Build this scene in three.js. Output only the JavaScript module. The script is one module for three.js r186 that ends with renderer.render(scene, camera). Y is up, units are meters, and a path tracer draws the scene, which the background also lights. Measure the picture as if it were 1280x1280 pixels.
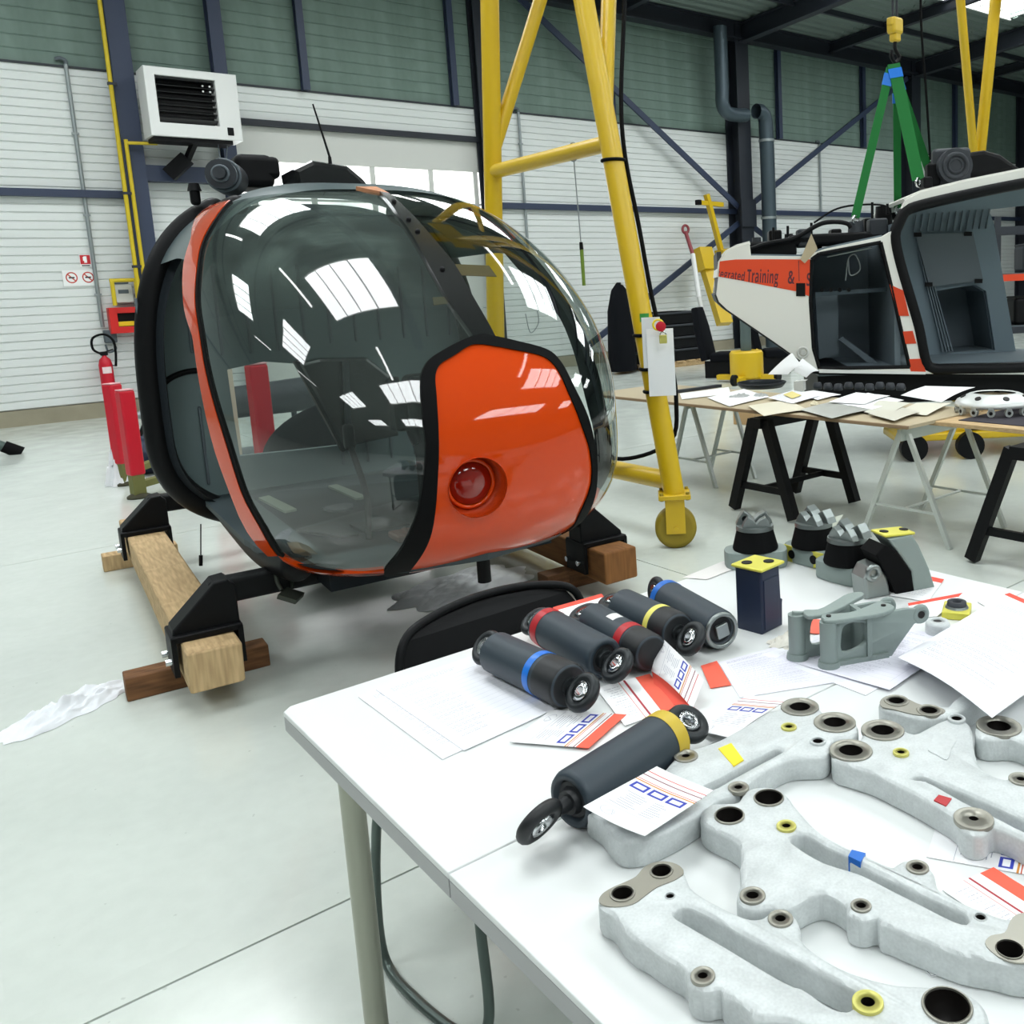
import * as THREE from 'three';
import { mergeGeometries, mergeVertices, toCreasedNormals } from 'three/addons/utils/BufferGeometryUtils.js';
import { RoundedBoxGeometry } from 'three/addons/geometries/RoundedBoxGeometry.js';
import { Brush, Evaluator, SUBTRACTION } from 'three-bvh-csg';
import { ImprovedNoise } from 'three/addons/math/ImprovedNoise.js';
import { RectAreaLightUniformsLib } from 'three/addons/lights/RectAreaLightUniformsLib.js';

// ---------------------------------------------------------------- camera, light, exposure
const scene = new THREE.Scene();
const PX = 863.7, PY = 530.7, FL = 1140, CH = 1.62;             // principal point, focal length (1280 px frame), eye height
const D2R = Math.PI / 180;
const camM = (() => {
  const a = -40.93 * D2R, b = 8.63 * D2R, c = -2.6 * D2R, { cos, sin } = Math;
  const mul = (A, B) => A.map(r => [0, 1, 2].map(j => r[0] * B[0][j] + r[1] * B[1][j] + r[2] * B[2][j]));
  return mul(mul([[cos(c), -sin(c), 0], [sin(c), cos(c), 0], [0, 0, 1]], [[1, 0, 0], [0, cos(b), -sin(b)], [0, sin(b), cos(b)]]), [[cos(a), 0, sin(a)], [0, 1, 0], [-sin(a), 0, cos(a)]]);
})();
const camera = new THREE.PerspectiveCamera(2 * Math.atan(640 / FL) / D2R, 1, 0.05, 200);
{
  const ax = i => new THREE.Vector3(camM[i][0], -camM[i][1], -camM[i][2]);
  const m = new THREE.Matrix4().makeBasis(ax(0), ax(1).negate(), ax(2).negate());
  camera.quaternion.setFromRotationMatrix(m); camera.position.set(0, CH, 0);
  camera.setViewOffset(1280, 1280, 640 - PX, 640 - PY, 1280, 1280);
}
const renderer = new THREE.WebGLRenderer({ antialias: true });
renderer.toneMapping = THREE.LinearToneMapping;
renderer.toneMappingExposure = 0.8;
renderer.shadowMap.enabled = true;
RectAreaLightUniformsLib.init();
scene.background = new THREE.Color(0.75, 0.82, 0.9);
const SKYLIGHT = 9.5, TUBE = 11, DOORGLOW = 2.6;                // radiance of roof lights, fluorescent battens, door panes

// ---------------------------------------------------------------- helpers
const V = (x, y, z) => new THREE.Vector3(x, y, z);
let seed = 7; const rnd = () => { seed |= 0; seed = seed + 0x6D2B79F5 | 0; let t = Math.imul(seed ^ seed >>> 15, 1 | seed); t = t + Math.imul(t ^ t >>> 7, 61 | t) ^ t; return ((t ^ t >>> 14) >>> 0) / 4294967296; };
const noise = new ImprovedNoise();
const fbm = (x, y, z = 0, o = 4) => { let s = 0, a = .5; for (let i = 0; i < o; i++) { s += a * noise.noise(x, y, z); x *= 2; y *= 2; z += 7.3; a *= .5; } return s; };
function rayDir(px, py) {
  const u = (px - PX) / FL, v = (py - PY) / FL, k = j => camM[0][j] * u + camM[1][j] * v + camM[2][j];
  return V(k(0), -k(1), -k(2));
}
const EYE = V(0, CH, 0);
const atY = (px, py, h = 0) => { const d = rayDir(px, py); return EYE.clone().addScaledVector(d, (h - CH) / d.y); };
const atZ = (px, py, z) => { const d = rayDir(px, py); return EYE.clone().addScaledVector(d, z / d.z); };
const atX = (px, py, x) => { const d = rayDir(px, py); return EYE.clone().addScaledVector(d, x / d.x); };
const atD = (px, py, d) => EYE.clone().addScaledVector(rayDir(px, py), d);
const TOP = 0.74;
const onT = (px, py, h = 0) => atY(px, py, TOP + h);
const crop = (ox, oy, s, pts) => pts.map(p => [ox + p[0] / s, oy + p[1] / s]);

const taken = {};
const numbered = n => { const k = taken[n] = (taken[n] ?? -1) + 1; return k ? `${n}_${String(k).padStart(3, '0')}` : n; };
const sh = o => { o.castShadow = o.receiveShadow = true; return o; };
const part = (name, geo, mat, parent) => { const m = sh(new THREE.Mesh(geo, mat)); m.name = name; parent.add(m); return m; };
function tag(o, label, category, group, kind) { o.userData.label = label; o.userData.category = category; if (group) o.userData.group = group; if (kind) o.userData.kind = kind; return o; }
function thing(name, label, category, pos = [0, 0, 0], turn = 0, group, kind) {
  const o = new THREE.Group(); o.name = numbered(name); scene.add(o);
  o.position.set(...(pos.isVector3 ? [pos.x, pos.y, pos.z] : pos)); o.rotation.y = turn;
  return tag(o, label, category, group, kind);
}
function solo(name, geo, mat, label, category, group, kind) { return tag(part(numbered(name), geo, mat, scene), label, category, group, kind); }

const clean = g => { g = g.index ? g.toNonIndexed() : g; for (const k of Object.keys(g.attributes)) if (!['position', 'normal', 'uv'].includes(k)) g.deleteAttribute(k); if (!g.attributes.uv) g.setAttribute('uv', new THREE.BufferAttribute(new Float32Array(g.attributes.position.count * 2), 2)); return g; };
const merge = (...l) => mergeGeometries(l.flat().map(clean));
const bx = (w, h, d, x = 0, y = 0, z = 0) => new THREE.BoxGeometry(w, h, d).translate(x, y, z);
const b2 = (x0, x1, y0, y1, z0, z1) => bx(x1 - x0, y1 - y0, z1 - z0, (x0 + x1) / 2, (y0 + y1) / 2, (z0 + z1) / 2);
const rb = (w, h, d, r = .01, x = 0, y = 0, z = 0) => new RoundedBoxGeometry(w, h, d, 2, Math.min(r, w / 2.01, h / 2.01, d / 2.01)).translate(x, y, z);
const cyl = (r0, r1, h, x = 0, y = 0, z = 0, n = 24) => new THREE.CylinderGeometry(r1, r0, h, n).translate(x, y, z);
function rod(a, b, r, r2 = r, n = 14) {
  a = a.isVector3 ? a : V(...a); b = b.isVector3 ? b : V(...b); const d = b.clone().sub(a), L = d.length();
  const g = new THREE.CylinderGeometry(r2, r, L, n).translate(0, L / 2, 0);
  g.applyQuaternion(new THREE.Quaternion().setFromUnitVectors(V(0, 1, 0), d.normalize())); return g.translate(a.x, a.y, a.z);
}
function bar(a, b, w, h, up = V(0, 1, 0)) {                       // box beam from a to b
  a = a.isVector3 ? a : V(...a); b = b.isVector3 ? b : V(...b); const d = b.clone().sub(a), L = d.length(); d.normalize();
  const s = V().crossVectors(up, d).normalize(), u = V().crossVectors(d, s);
  return bx(w, h, L, 0, 0, L / 2).applyMatrix4(new THREE.Matrix4().makeBasis(s, u, d).setPosition(a));
}
const tube = (pts, r, n = 40, m = 10, closed = false, t = 'centripetal') => new THREE.TubeGeometry(new THREE.CatmullRomCurve3(pts.map(p => p.isVector3 ? p : V(...p)), closed, t), n, r, m, closed);
const lathe = (pr, n = 32) => new THREE.LatheGeometry(pr.map(p => new THREE.Vector2(Math.max(p[0], 1e-5), p[1])), n);
const area = l => l.reduce((a, p, i) => { const q = l[(i + 1) % l.length]; return a + p[0] * q[1] - q[0] * p[1]; }, 0);
function shapeOf(pts, holes = []) { if (area(pts) < 0) pts = pts.slice().reverse(); holes = holes.map(h => area(h) > 0 ? h.slice().reverse() : h); const s = new THREE.Shape(pts.map(p => new THREE.Vector2(p[0], p[1]))); for (const h of holes) s.holes.push(new THREE.Path(h.map(p => new THREE.Vector2(p[0], p[1])))); return s; }
const ext = (shape, depth, bevel = 0, seg = 2) => new THREE.ExtrudeGeometry(shape, { depth: depth - 2 * bevel, bevelEnabled: bevel > 0, bevelSize: bevel, bevelThickness: bevel, bevelSegments: seg, bevelOffset: -bevel, curveSegments: 12 }).translate(0, 0, bevel);
const smoothLoop = (pts, n = 4) => { const c = new THREE.CatmullRomCurve3(pts.map(p => V(p[0], p[1], 0)), true, 'centripetal'); return c.getPoints(pts.length * n).slice(0, -1).map(p => [p.x, p.y]); };
const circ = (x, y, r, n = 24) => [...Array(n)].map((_, i) => [x + r * Math.cos(i / n * 6.2831853), y - r * Math.sin(i / n * 6.2831853)]);

function tex(w, h, f, rep = [1, 1], srgb = true) {                // f(u, v) -> [r, g, b] 0..255
  const d = new Uint8Array(w * h * 4); let i = 0;
  for (let y = 0; y < h; y++) for (let x = 0; x < w; x++) { const c = f(x / w, y / h, x, y); d[i++] = Math.max(0, Math.min(255, c[0])); d[i++] = Math.max(0, Math.min(255, c[1])); d[i++] = Math.max(0, Math.min(255, c[2])); d[i++] = 255; }
  const t = new THREE.DataTexture(d, w, h); t.wrapS = t.wrapT = THREE.RepeatWrapping; t.magFilter = t.minFilter = THREE.LinearFilter; t.repeat.set(...rep); if (srgb) t.colorSpace = THREE.SRGBColorSpace; t.needsUpdate = true; return t;
}
function canvas(w, h, draw) {
  const c = document.createElement('canvas'); c.width = w; c.height = h; const x = c.getContext('2d'); draw(x, w, h);
  const t = new THREE.CanvasTexture(c); t.colorSpace = THREE.SRGBColorSpace; t.magFilter = THREE.LinearFilter; return t;
}
const uvXZ = (g, s = 1) => { const p = g.attributes.position, n = g.attributes.normal, u = new Float32Array(p.count * 2); for (let i = 0; i < p.count; i++) { const ax = Math.abs(n.getX(i)), ay = Math.abs(n.getY(i)), az = Math.abs(n.getZ(i)); let a, b; if (ay >= ax && ay >= az) { a = p.getX(i); b = p.getZ(i); } else if (ax > az) { a = p.getZ(i); b = p.getY(i); } else { a = p.getX(i); b = p.getY(i); } u[2 * i] = a * s; u[2 * i + 1] = b * s; } g.setAttribute('uv', new THREE.BufferAttribute(u, 2)); return g; };
const uvLong = (g, s = 1) => { const p = g.attributes.position, n = g.attributes.normal, u = new Float32Array(p.count * 2); for (let i = 0; i < p.count; i++) { const f = Math.abs(n.getX(i)) > .6 ? p.getY(i) : p.getX(i); const endg = Math.abs(n.getZ(i)) > .6; u[2 * i] = (endg ? p.getX(i) : f) * s; u[2 * i + 1] = (endg ? p.getY(i) : p.getZ(i)) * s; } g.setAttribute('uv', new THREE.BufferAttribute(u, 2)); return g; };

// ---------------------------------------------------------------- materials
const S = (color, roughness = .5, metalness = 0, o = {}) => new THREE.MeshStandardMaterial({ color, roughness, metalness, ...o });
const P = (color, roughness = .5, metalness = 0, o = {}) => new THREE.MeshPhysicalMaterial({ color, roughness, metalness, ...o });
const floorTex = tex(1024, 1024, (u, v) => { const a = fbm(u * 5, v * 5, 1, 5), b = fbm(u * 40, v * 40, 4, 3), s = fbm(u * 90, v * 90, 9, 2) > .42 ? -26 : 0; const k = a * 9 + b * 8 + s; return [206 + k * .7, 213 + k * .7, 206 + k * .7]; });
const floorRough = tex(512, 512, (u, v) => { const a = 105 + fbm(u * 8, v * 8, 3, 4) * 90; return [a, a, a]; }, [1, 1], false);
const woodTex = tex(512, 512, (u, v) => { const g = Math.sin((u * 9 + fbm(u * 3, v * 1.2, 2, 3) * 5) * 6.28) * .5 + .5, f = fbm(u * 60, v * 4, 5, 3); return [186 + g * 14 + f * 36, 157 + g * 14 + f * 34, 115 + g * 12 + f * 30]; });
const darkWoodTex = tex(512, 256, (u, v) => { const g = Math.sin((v * 7 + fbm(u * 1.5, v * 3, 8, 3) * 4) * 6.28) * .5 + .5, f = fbm(u * 5, v * 60, 5, 3); return [104 + g * 20 + f * 40, 70 + g * 15 + f * 32, 42 + g * 10 + f * 24]; });
const castTex = tex(512, 512, (u, v) => { const k = fbm(u * 14, v * 14, 2, 4) * 20 + fbm(u * 120, v * 120, 2, 2) * 16; return [201 + k, 206 + k, 206 + k]; });
const grimeTex = tex(512, 512, (u, v) => { const k = fbm(u * 7, v * 7, 6, 5) * 60; return [212 + k * .5, 208 + k * .5, 196 + k * .5]; });
const fineBump = tex(256, 256, (u, v) => { const k = 128 + fbm(u * 70, v * 70, 1, 2) * 150; return [k, k, k]; }, [1, 1], false);
const perfTex = tex(256, 256, (u, v) => { const k = fbm(u * 10, v * 3, 3, 4) * 22; return [110 + k, 131 + k, 122 + k]; });
const MT = {
  floor: S(0xffffff, .42, 0, { map: floorTex, roughnessMap: floorRough }),
  clad: S(0xe0e4e2, .45), cladUp: S(0xffffff, .6, 0, { map: perfTex }), backing: S(0x8f9a97, .8),
  steel: S(0x2f3a52, .5), steelDark: S(0x20252e, .55), deck: S(0x6f7d77, .5, .25), hallGrey: S(0x68726f, .7), plinth: S(0xb9b5a6, .85, 0, { map: grimeTex }),
  white: S(0xe4e5e3, .45), offwhite: S(0xd2d3ce, .5), black: P(0x0d0e10, .5, 0, { specularIntensity: .35 }), rubber: P(0x0a0b0c, .75, 0, { specularIntensity: .25 }), blackGloss: P(0x0b0c0e, .25, 0, { clearcoat: .6, clearcoatRoughness: .2 }),
  darkGrey: S(0x2b3036, .55), midGrey: S(0x5c666c, .55), pipeGrey: S(0x9aa2a3, .4, .5), duct: S(0x46545c, .45, .4),
  yellow: P(0xd2ae00, .45, 0, { clearcoat: .4, clearcoatRoughness: .25 }), yellowWorn: S(0x94801a, .6), pipeYellow: S(0xcdb41c, .5),
  red: S(0xc8102a, .45), redBox: S(0xd0201c, .4), orange: P(0xd64300, .45, 0, { clearcoat: 1, clearcoatRoughness: .03, specularIntensity: .1 }), orangeRed: S(0xd4411a, .4),
  green: S(0x0b6a2a, .85), blue: S(0x1673d6, .35), tapeBlue: S(0x1668c4, .35), tapeRed: S(0xb3141f, .4), tapeYellow: S(0xf2d91f, .45), tapeStraw: S(0xc9ad33, .45),
  wood: S(0xffffff, .8, 0, { map: woodTex, bumpMap: fineBump, bumpScale: .002 }), darkWood: S(0xffffff, .85, 0, { map: darkWoodTex, bumpMap: fineBump, bumpScale: .002 }), ply: S(0xb7a98c, .7),
  cast: S(0xffffff, .5, .12, { map: castTex, bumpMap: fineBump, bumpScale: .0006 }), machined: S(0x9c9a90, .38, .75), bore: S(0x15110f, .5, .3), brassy: S(0xc9c46a, .35, .3), zinc: S(0xd9d255, .4, .25),
  damper: S(0x2d3942, .5), damperDark: S(0x15181b, .5), eye: S(0x2b2f31, .42, .5), chrome: S(0xc9ccce, .18, 1), steelRaw: S(0x8f9694, .35, .85),
  tabletop: P(0xe1e4e3, .32, 0, { clearcoat: .2, clearcoatRoughness: .2 }), tableEdge: S(0xa9a9aa, .45), tableLeg: S(0xa5a798, .35, .35),
  paper: S(0xf4f5f6, .85), cloth: S(0xe9ecf0, .95, 0, { side: THREE.DoubleSide }), navy: S(0x1b2740, .5), bracket: S(0x899692, .5, .15, { bumpMap: fineBump, bumpScale: .0006 }),
  glass: P(0xdfe6e3, .035, 0, { transmission: 1, thickness: 0, ior: 1.8, side: THREE.DoubleSide }),
  dustyGlass: P(0xc4cfcb, .035, 0, { transmission: .96, thickness: 0, ior: 1.8, side: THREE.DoubleSide }),
  clearBag: P(0xf2f6f8, .25, 0, { transmission: .8, thickness: 0, side: THREE.DoubleSide }),
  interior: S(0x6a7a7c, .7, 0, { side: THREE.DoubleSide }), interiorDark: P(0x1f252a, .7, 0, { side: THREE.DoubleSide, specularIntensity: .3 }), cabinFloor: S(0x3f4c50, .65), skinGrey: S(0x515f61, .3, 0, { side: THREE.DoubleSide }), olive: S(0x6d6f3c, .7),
  heliWhite: S(0xe6e6df, .4), fabric: P(0x121418, .95, 0, { specularIntensity: .2 }), lens: P(0x8e1405, .1, 0, { clearcoat: 1 }), brownTape: S(0x6d5a35, .8),
};
// ---------------------------------------------------------------- hall: floor, walls, roof
const WZ = -16.8, X0 = -16, X1 = 36, Z1 = 16.8, EAVE = 7.75, SLOPE = .05;
const roofY = z => EAVE + SLOPE * (16.8 - Math.abs(z));
{
  const fl = thing('floor', 'pale grey painted concrete floor slabs', 'floor', [0, 0, 0], 0, null, 'structure');
  part('ground_bed', b2(X0, X1, -.3, -.02, WZ, Z1), MT.backing, fl);
  const xs = [X0, -11.8, -6.8, -1.8, 3.22, 8.2, 13.2, 18.2, 23.2, 28.2, X1], zs = [WZ, -12.4, -7.4, -2.38, 2.6, 7.6, 12.6, Z1];
  for (let i = 0; i + 1 < xs.length; i++) for (let j = 0; j + 1 < zs.length; j++) part('slab', uvXZ(b2(xs[i] + .004, xs[i + 1] - .004, -.15, 0, zs[j] + .004, zs[j + 1] - .004), .4), MT.floor, fl);

  const w = thing('wall_back', 'white ribbed metal cladding wall with grey perforated upper band', 'wall', [0, 0, 0], 0, null, 'structure');
  part('backing', merge(b2(X0, 4.75, 0, 9, WZ - .3, WZ - .02), b2(9.3, X1, 0, 9, WZ - .3, WZ - .02), b2(4.75, 9.3, 4.65, 9, WZ - .3, WZ - .02)), MT.backing, w);
  const cache = {};
  const panel = (x0, x1, y, h, n, m, dep = .022) => {
    const k = [x1 - x0, h, n, dep].map(v => v.toFixed(3)).join();
    cache[k] ??= (() => { const pts = [[.04, 0], [0, 0]]; for (let i = 0; i < n; i++) { const y0 = h * i / n, q = h / n; pts.push([0, y0 + .003], [-dep, y0 + .014], [-dep, y0 + q - .014], [0, y0 + q - .003]); } pts.push([0, h], [.04, h]); const g = ext(shapeOf(pts.reverse()), x1 - x0); g.rotateY(Math.PI / 2); return uvXZ(toCreasedNormals(g, .3), .5); })();
    const p = part('cladding_panel', cache[k], m, w); p.position.set(x0, y, WZ); return p;
  };
  const rows = (x0, x1, y0, y1, n, m, dep) => { for (let i = 0; i < n; i++) panel(x0, x1, y0 + (y1 - y0) * i / n, (y1 - y0) / n, 2, m, dep); };
  rows(-3, 3.2, .24, 5.27, 20, MT.clad); rows(9.4, 16.3, .24, 5.27, 20, MT.clad); rows(16.3, 23.2, .24, 5.27, 20, MT.clad); rows(23.2, 32, .24, 5.27, 20, MT.clad);
  rows(3.2, 4.7, .24, 5.27, 20, MT.clad); rows(4.7, 9.4, 4.72, 5.27, 2, MT.clad);
  for (const [a, b] of [[-3, 3.2], [3.2, 4.7], [4.7, 9.4], [9.4, 16.3], [16.3, 23.2], [23.2, 32]]) rows(a, b, 5.27, 8.0, 7, MT.cladUp, .012);
  part('ledge', b2(X0, X1, 5.255, 5.285, WZ, WZ + .05), MT.steelDark, w);
  const bb = thing('baseboard_back', 'concrete plinth along the foot of the clad wall', 'plinth', [0, 0, 0], 0, null, 'structure');
  part('plinth', uvXZ(merge(b2(X0, 4.75, 0, .235, WZ, WZ + .06), b2(9.3, X1, 0, .235, WZ, WZ + .06)), .3), MT.plinth, bb);

  for (const [n, g, m, l] of [['wall_left', b2(X0 - .3, X0, 0, 9.2, WZ - .3, Z1 + .3), MT.hallGrey, 'plain grey end wall of the hall'], ['wall_right', b2(X1, X1 + .3, 0, 9.2, WZ - .3, Z1 + .3), MT.cladUp, 'grey end wall far down the hall'], ['wall_front', b2(X0 - .3, X1 + .3, 0, 9.2, Z1, Z1 + .3), MT.hallGrey, 'grey clad wall facing the ribbed wall across the hall']]) solo(n, uvXZ(g, .5), m, l, 'wall', null, 'structure');

  // roof deck with openings for the roof lights
  const ceil = thing('ceiling', 'grey green profiled steel roof deck', 'ceiling', [0, 0, 0], 0, null, 'structure');
  const SX = [-5.25, 1.55, 8.35, 14.6, 20.9], SZ = [-11.4, -4.2, 4.2, 11], HW = 1.6, HD = 1.45;
  const deckPiece = (x0, x1, z0, z1) => {                          // ribs run along x
    const pts = [], n = Math.max(1, Math.round((z1 - z0) / .3)), q = (z1 - z0) / n;
    for (let i = 0; i < n; i++) { const z = z0 + i * q; for (const [t, d] of [[0, .05], [.35, .05], [.5, 0], [.85, 0]]) pts.push([z + t * q, roofY(z + t * q) + d]); }
    pts.push([z1, roofY(z1) + .05], [z1, roofY(z1) + .16], [z0, roofY(z0) + .16]);
    const s = shapeOf(pts.map(p => [-p[0], p[1]])); return toCreasedNormals(ext(s, x1 - x0).rotateY(Math.PI / 2).translate(x0, 0, 0), .3);
  };
  const xe = [X0 - .3]; SX.forEach(x => xe.push(x - HW, x + HW)); xe.push(X1 + .3);
  const ze = [WZ - .3]; SZ.forEach(z => ze.push(z - HD, z + HD)); ze.push(Z1 + .3);
  for (let i = 0; i + 1 < xe.length; i++) {
    if (i % 2 === 0) { part('deck_sheet', deckPiece(xe[i], xe[i + 1], WZ - .3, 0), MT.deck, ceil); part('deck_sheet', deckPiece(xe[i], xe[i + 1], 0, Z1 + .3), MT.deck, ceil); }
    else for (const [a, b] of [[ze[0], ze[1]], [ze[2], ze[3]], [ze[4], 0], [0, ze[5]], [ze[6], ze[7]], [ze[8], ze[9]]]) part('deck_sheet', deckPiece(xe[i], xe[i + 1], a, b), MT.deck, ceil);
  }
  const glow = new THREE.MeshStandardMaterial({ color: 0xf4f8fa, roughness: .6, emissive: new THREE.Color(.94, .98, 1), emissiveIntensity: 3 });
  let wn = 0;
  for (const x of SX) for (const z of SZ) {
    const y = roofY(z) + .1, tilt = (z < 0 ? -1 : 1) * Math.atan(SLOPE);
    const g = thing(`window_${++wn}`, 'white translucent roof light glowing with daylight', 'roof light', [x, y, z], 0, 'roof lights in the hall roof', 'structure');
    g.rotation.x = -tilt * -1;
    part('pane', bx(HW * 2, .02, HD * 2, 0, .06, 0), glow, g);
    for (let k = 0; k <= 4; k++) part('glazing_bar', bx(.06, .05, HD * 2, -HW + k * HW / 2, -.03, 0), MT.offwhite, g);
    for (const s of [-1, 1]) part('kerb', bx(HW * 2 + .1, .22, .05, 0, 0, s * (HD + .02)), MT.offwhite, g);
    const L = new THREE.RectAreaLight(new THREE.Color(.95, .985, 1), SKYLIGHT, HW * 2 - .02, HD * 2 - .02); L.position.set(0, .03, 0); L.rotation.x = -Math.PI / 2; L.name = 'daylight'; L.castShadow = true; g.add(L);
  }
  // fluorescent battens under the deck
  const tubeM = new THREE.MeshStandardMaterial({ color: 0xffffff, emissive: 0xffffff, emissiveIntensity: 3 });
  for (const [x, z] of [[-.75, -12.6], [-.75, -5.6], [1.3, .8], [6.1, -12.6], [6.1, -5.6], [6.1, 2], [13, -12.6], [13, -5.6], [-8.4, -9], [-8.4, -2]]) {
    const y = roofY(z) - .35, g = thing('batten_light', 'white fluorescent batten hung under the roof deck', 'light', [x, y, z], 0, 'fluorescent battens under the roof');
    part('housing', bx(.16, .07, 3, 0, .05, 0), MT.white, g); part('tube', bx(.12, .02, 2.9, 0, .005, 0), tubeM, g);
    for (const s of [-1, 1]) part('hanger', rod([0, .08, s * 1.2], [0, .36, s * 1.2], .006), MT.steelDark, g);
    const L = new THREE.RectAreaLight(0xffffff, TUBE, .12, 2.9); L.position.set(0, -.012, 0); L.rotation.x = -Math.PI / 2; L.castShadow = true; L.name = 'tube_light'; g.add(L);
  }
  // steel frame
  const ib = (a, b, w, h) => { const A = V(...a), B = V(...b); return merge(bar(A, B, .03, h), bar(A.clone().add(V(0, h / 2, 0)), B.clone().add(V(0, h / 2, 0)), w, .035), bar(A.clone().add(V(0, -h / 2, 0)), B.clone().add(V(0, -h / 2, 0)), w, .035)); };
  const st = (n, g, m, l, c, gr) => solo(n, g, m, l, c, gr, 'structure');
  const hcol = (x, y0, y1, w, d, m = MT.steel) => merge(b2(x - w / 2, x + w / 2, y0, y1, WZ + .04, WZ + .07), b2(x - w / 2, x + w / 2, y0, y1, WZ + .04 + d, WZ + .07 + d), b2(x - .015, x + .015, y0, y1, WZ + .05, WZ + .06 + d));
  st('steel_column', hcol(3.2, 0, 7.75, .28, .3), MT.steel, 'dark blue steel column beside the white gas heater', 'column');
  st('steel_column', hcol(4.62, 0, 7.75, .2, .18), MT.steel, 'dark blue door post at the right end of the white gas heater', 'column');
  st('steel_column', hcol(9.36, 0, 7.75, .22, .22), MT.steelDark, 'dark post at the jamb of the sectional door behind the yellow gantry', 'column');
  st('steel_column', hcol(16.3, 0, 7.75, .42, .42), MT.steelDark, 'wide dark column carrying the crossed wall braces', 'column');
  st('steel_column', hcol(23.4, 0, 7.75, .42, .42), MT.steelDark, 'wide dark column behind the green lifting slings', 'column');
  st('steel_column', hcol(30, 0, 7.75, .42, .42), MT.steelDark, 'dark column beyond the roof of the white helicopter', 'column');
  for (const x of [6.0, 8.82, 12.6, 17.95, 21.4, 26]) st('wall_mullion', hcol(x, 5.27, 7.75, .12, .1), MT.steel, 'slim dark mullion on the grey perforated wall band', 'mullion', 'slim mullions on the upper wall');
  st('wall_rail', merge(b2(-16, 3.05, 3.36, 3.47, WZ + .02, WZ + .14)), MT.steel, 'dark blue rail across the white cladding beside the heater column', 'rail');
  st('wall_rail', merge(b2(9.5, 36, 3.34, 3.46, WZ + .02, WZ + .14)), MT.steel, 'dark blue rail across the white cladding behind the gantry', 'rail');
  st('wall_rail', b2(3.35, 4.55, 3.62, 3.86, WZ + .1, WZ + .3), MT.steel, 'deep dark blue beam under the white gas heater', 'beam');
  st('eave_beam', merge(ib([X0, 7.58, WZ + .45], [X1, 7.58, WZ + .45], .3, .36)), MT.steelDark, 'long dark eaves beam along the top of the wall', 'beam');
  for (const x of [3.2, 9.4, 16.3, 23.4, 30]) st('roof_beam', ib([x, roofY(WZ) - .22, WZ + .3], [x, roofY(0) - .22, 0], .22, .4), MT.steelDark, 'dark steel rafter running up under the roof deck', 'beam', 'rafters under the roof deck');
  for (const x of [12.8, 19.6, 26.6]) st('roof_beam', ib([x, roofY(WZ) - .12, WZ + .3], [x, roofY(0) - .12, 0], .14, .22), MT.steelDark, 'slimmer dark rafter between the main rafters', 'beam', 'secondary rafters under the roof deck');
  for (const z of [-14.6, -9]) st('roof_purlin', bar([X0, roofY(z) - .06, z], [X1, roofY(z) - .06, z], .08, .12), MT.steelDark, 'thin dark purlin crossing under the roof deck', 'purlin', 'purlins under the roof deck');
  for (const [a, b, l] of [[[10.1, 7.55], [16.15, 3.5], 'diagonal brace rising from the wide column towards the gantry'], [[16.15, 3.1], [11.2, .3], 'diagonal brace falling from the wide column towards the pallet'], [[16.5, 3.5], [23.2, 7.3], 'diagonal brace rising from the wide column towards the slings'], [[16.5, 3.1], [21.4, .4], 'diagonal brace running down behind the white helicopter tail']]) st('wall_brace', bar([a[0], a[1], WZ + .32], [b[0], b[1], WZ + .32], .05, .13), MT.steel, l, 'brace');
  st('gusset_plate', b2(16.05, 16.55, 3.0, 3.65, WZ + .52, WZ + .55), MT.steelDark, 'steel plate joining the braces on the wide column', 'plate');
}
{ // sectional door
  const d = thing('door_1', 'white sectional door with a bright translucent window band', 'door', [0, 0, 0], 0, null, 'structure');
  const z = WZ - .05;
  part('header', b2(4.7, 9.4, 4.62, 4.72, WZ, WZ + .1), MT.steelDark, d);
  for (const [y0, y1] of [[0, .68], [.69, 1.37], [1.38, 2.06], [2.07, 2.75], [4.05, 4.63]]) part('door_panel', rb(4.56, y1 - y0, .06, .01, 7.02, (y0 + y1) / 2, z), MT.offwhite, d);
  const gm = new THREE.MeshStandardMaterial({ color: 0xffffff, emissive: 0xffffff, emissiveIntensity: 2.4 });
  part('window_pane', b2(4.75, 9.3, 2.76, 4.05, z - .03, z - .005), gm, d);
  for (const x of [5.0, 6.0, 7.1, 8.25, 9.2]) part('pane_bar', b2(x - .05, x + .05, 2.76, 4.05, z - .005, z + .03), MT.offwhite, d);
  part('pane_bar', b2(4.75, 9.3, 3.4, 3.44, z - .005, z + .025), MT.offwhite, d);
  const L = new THREE.RectAreaLight(0xffffff, DOORGLOW, 4.5, 1.28); L.position.set(7.02, 3.405, z + .002); L.rotation.y = Math.PI; L.castShadow = true; L.name = 'door_daylight'; d.add(L);
}
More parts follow.
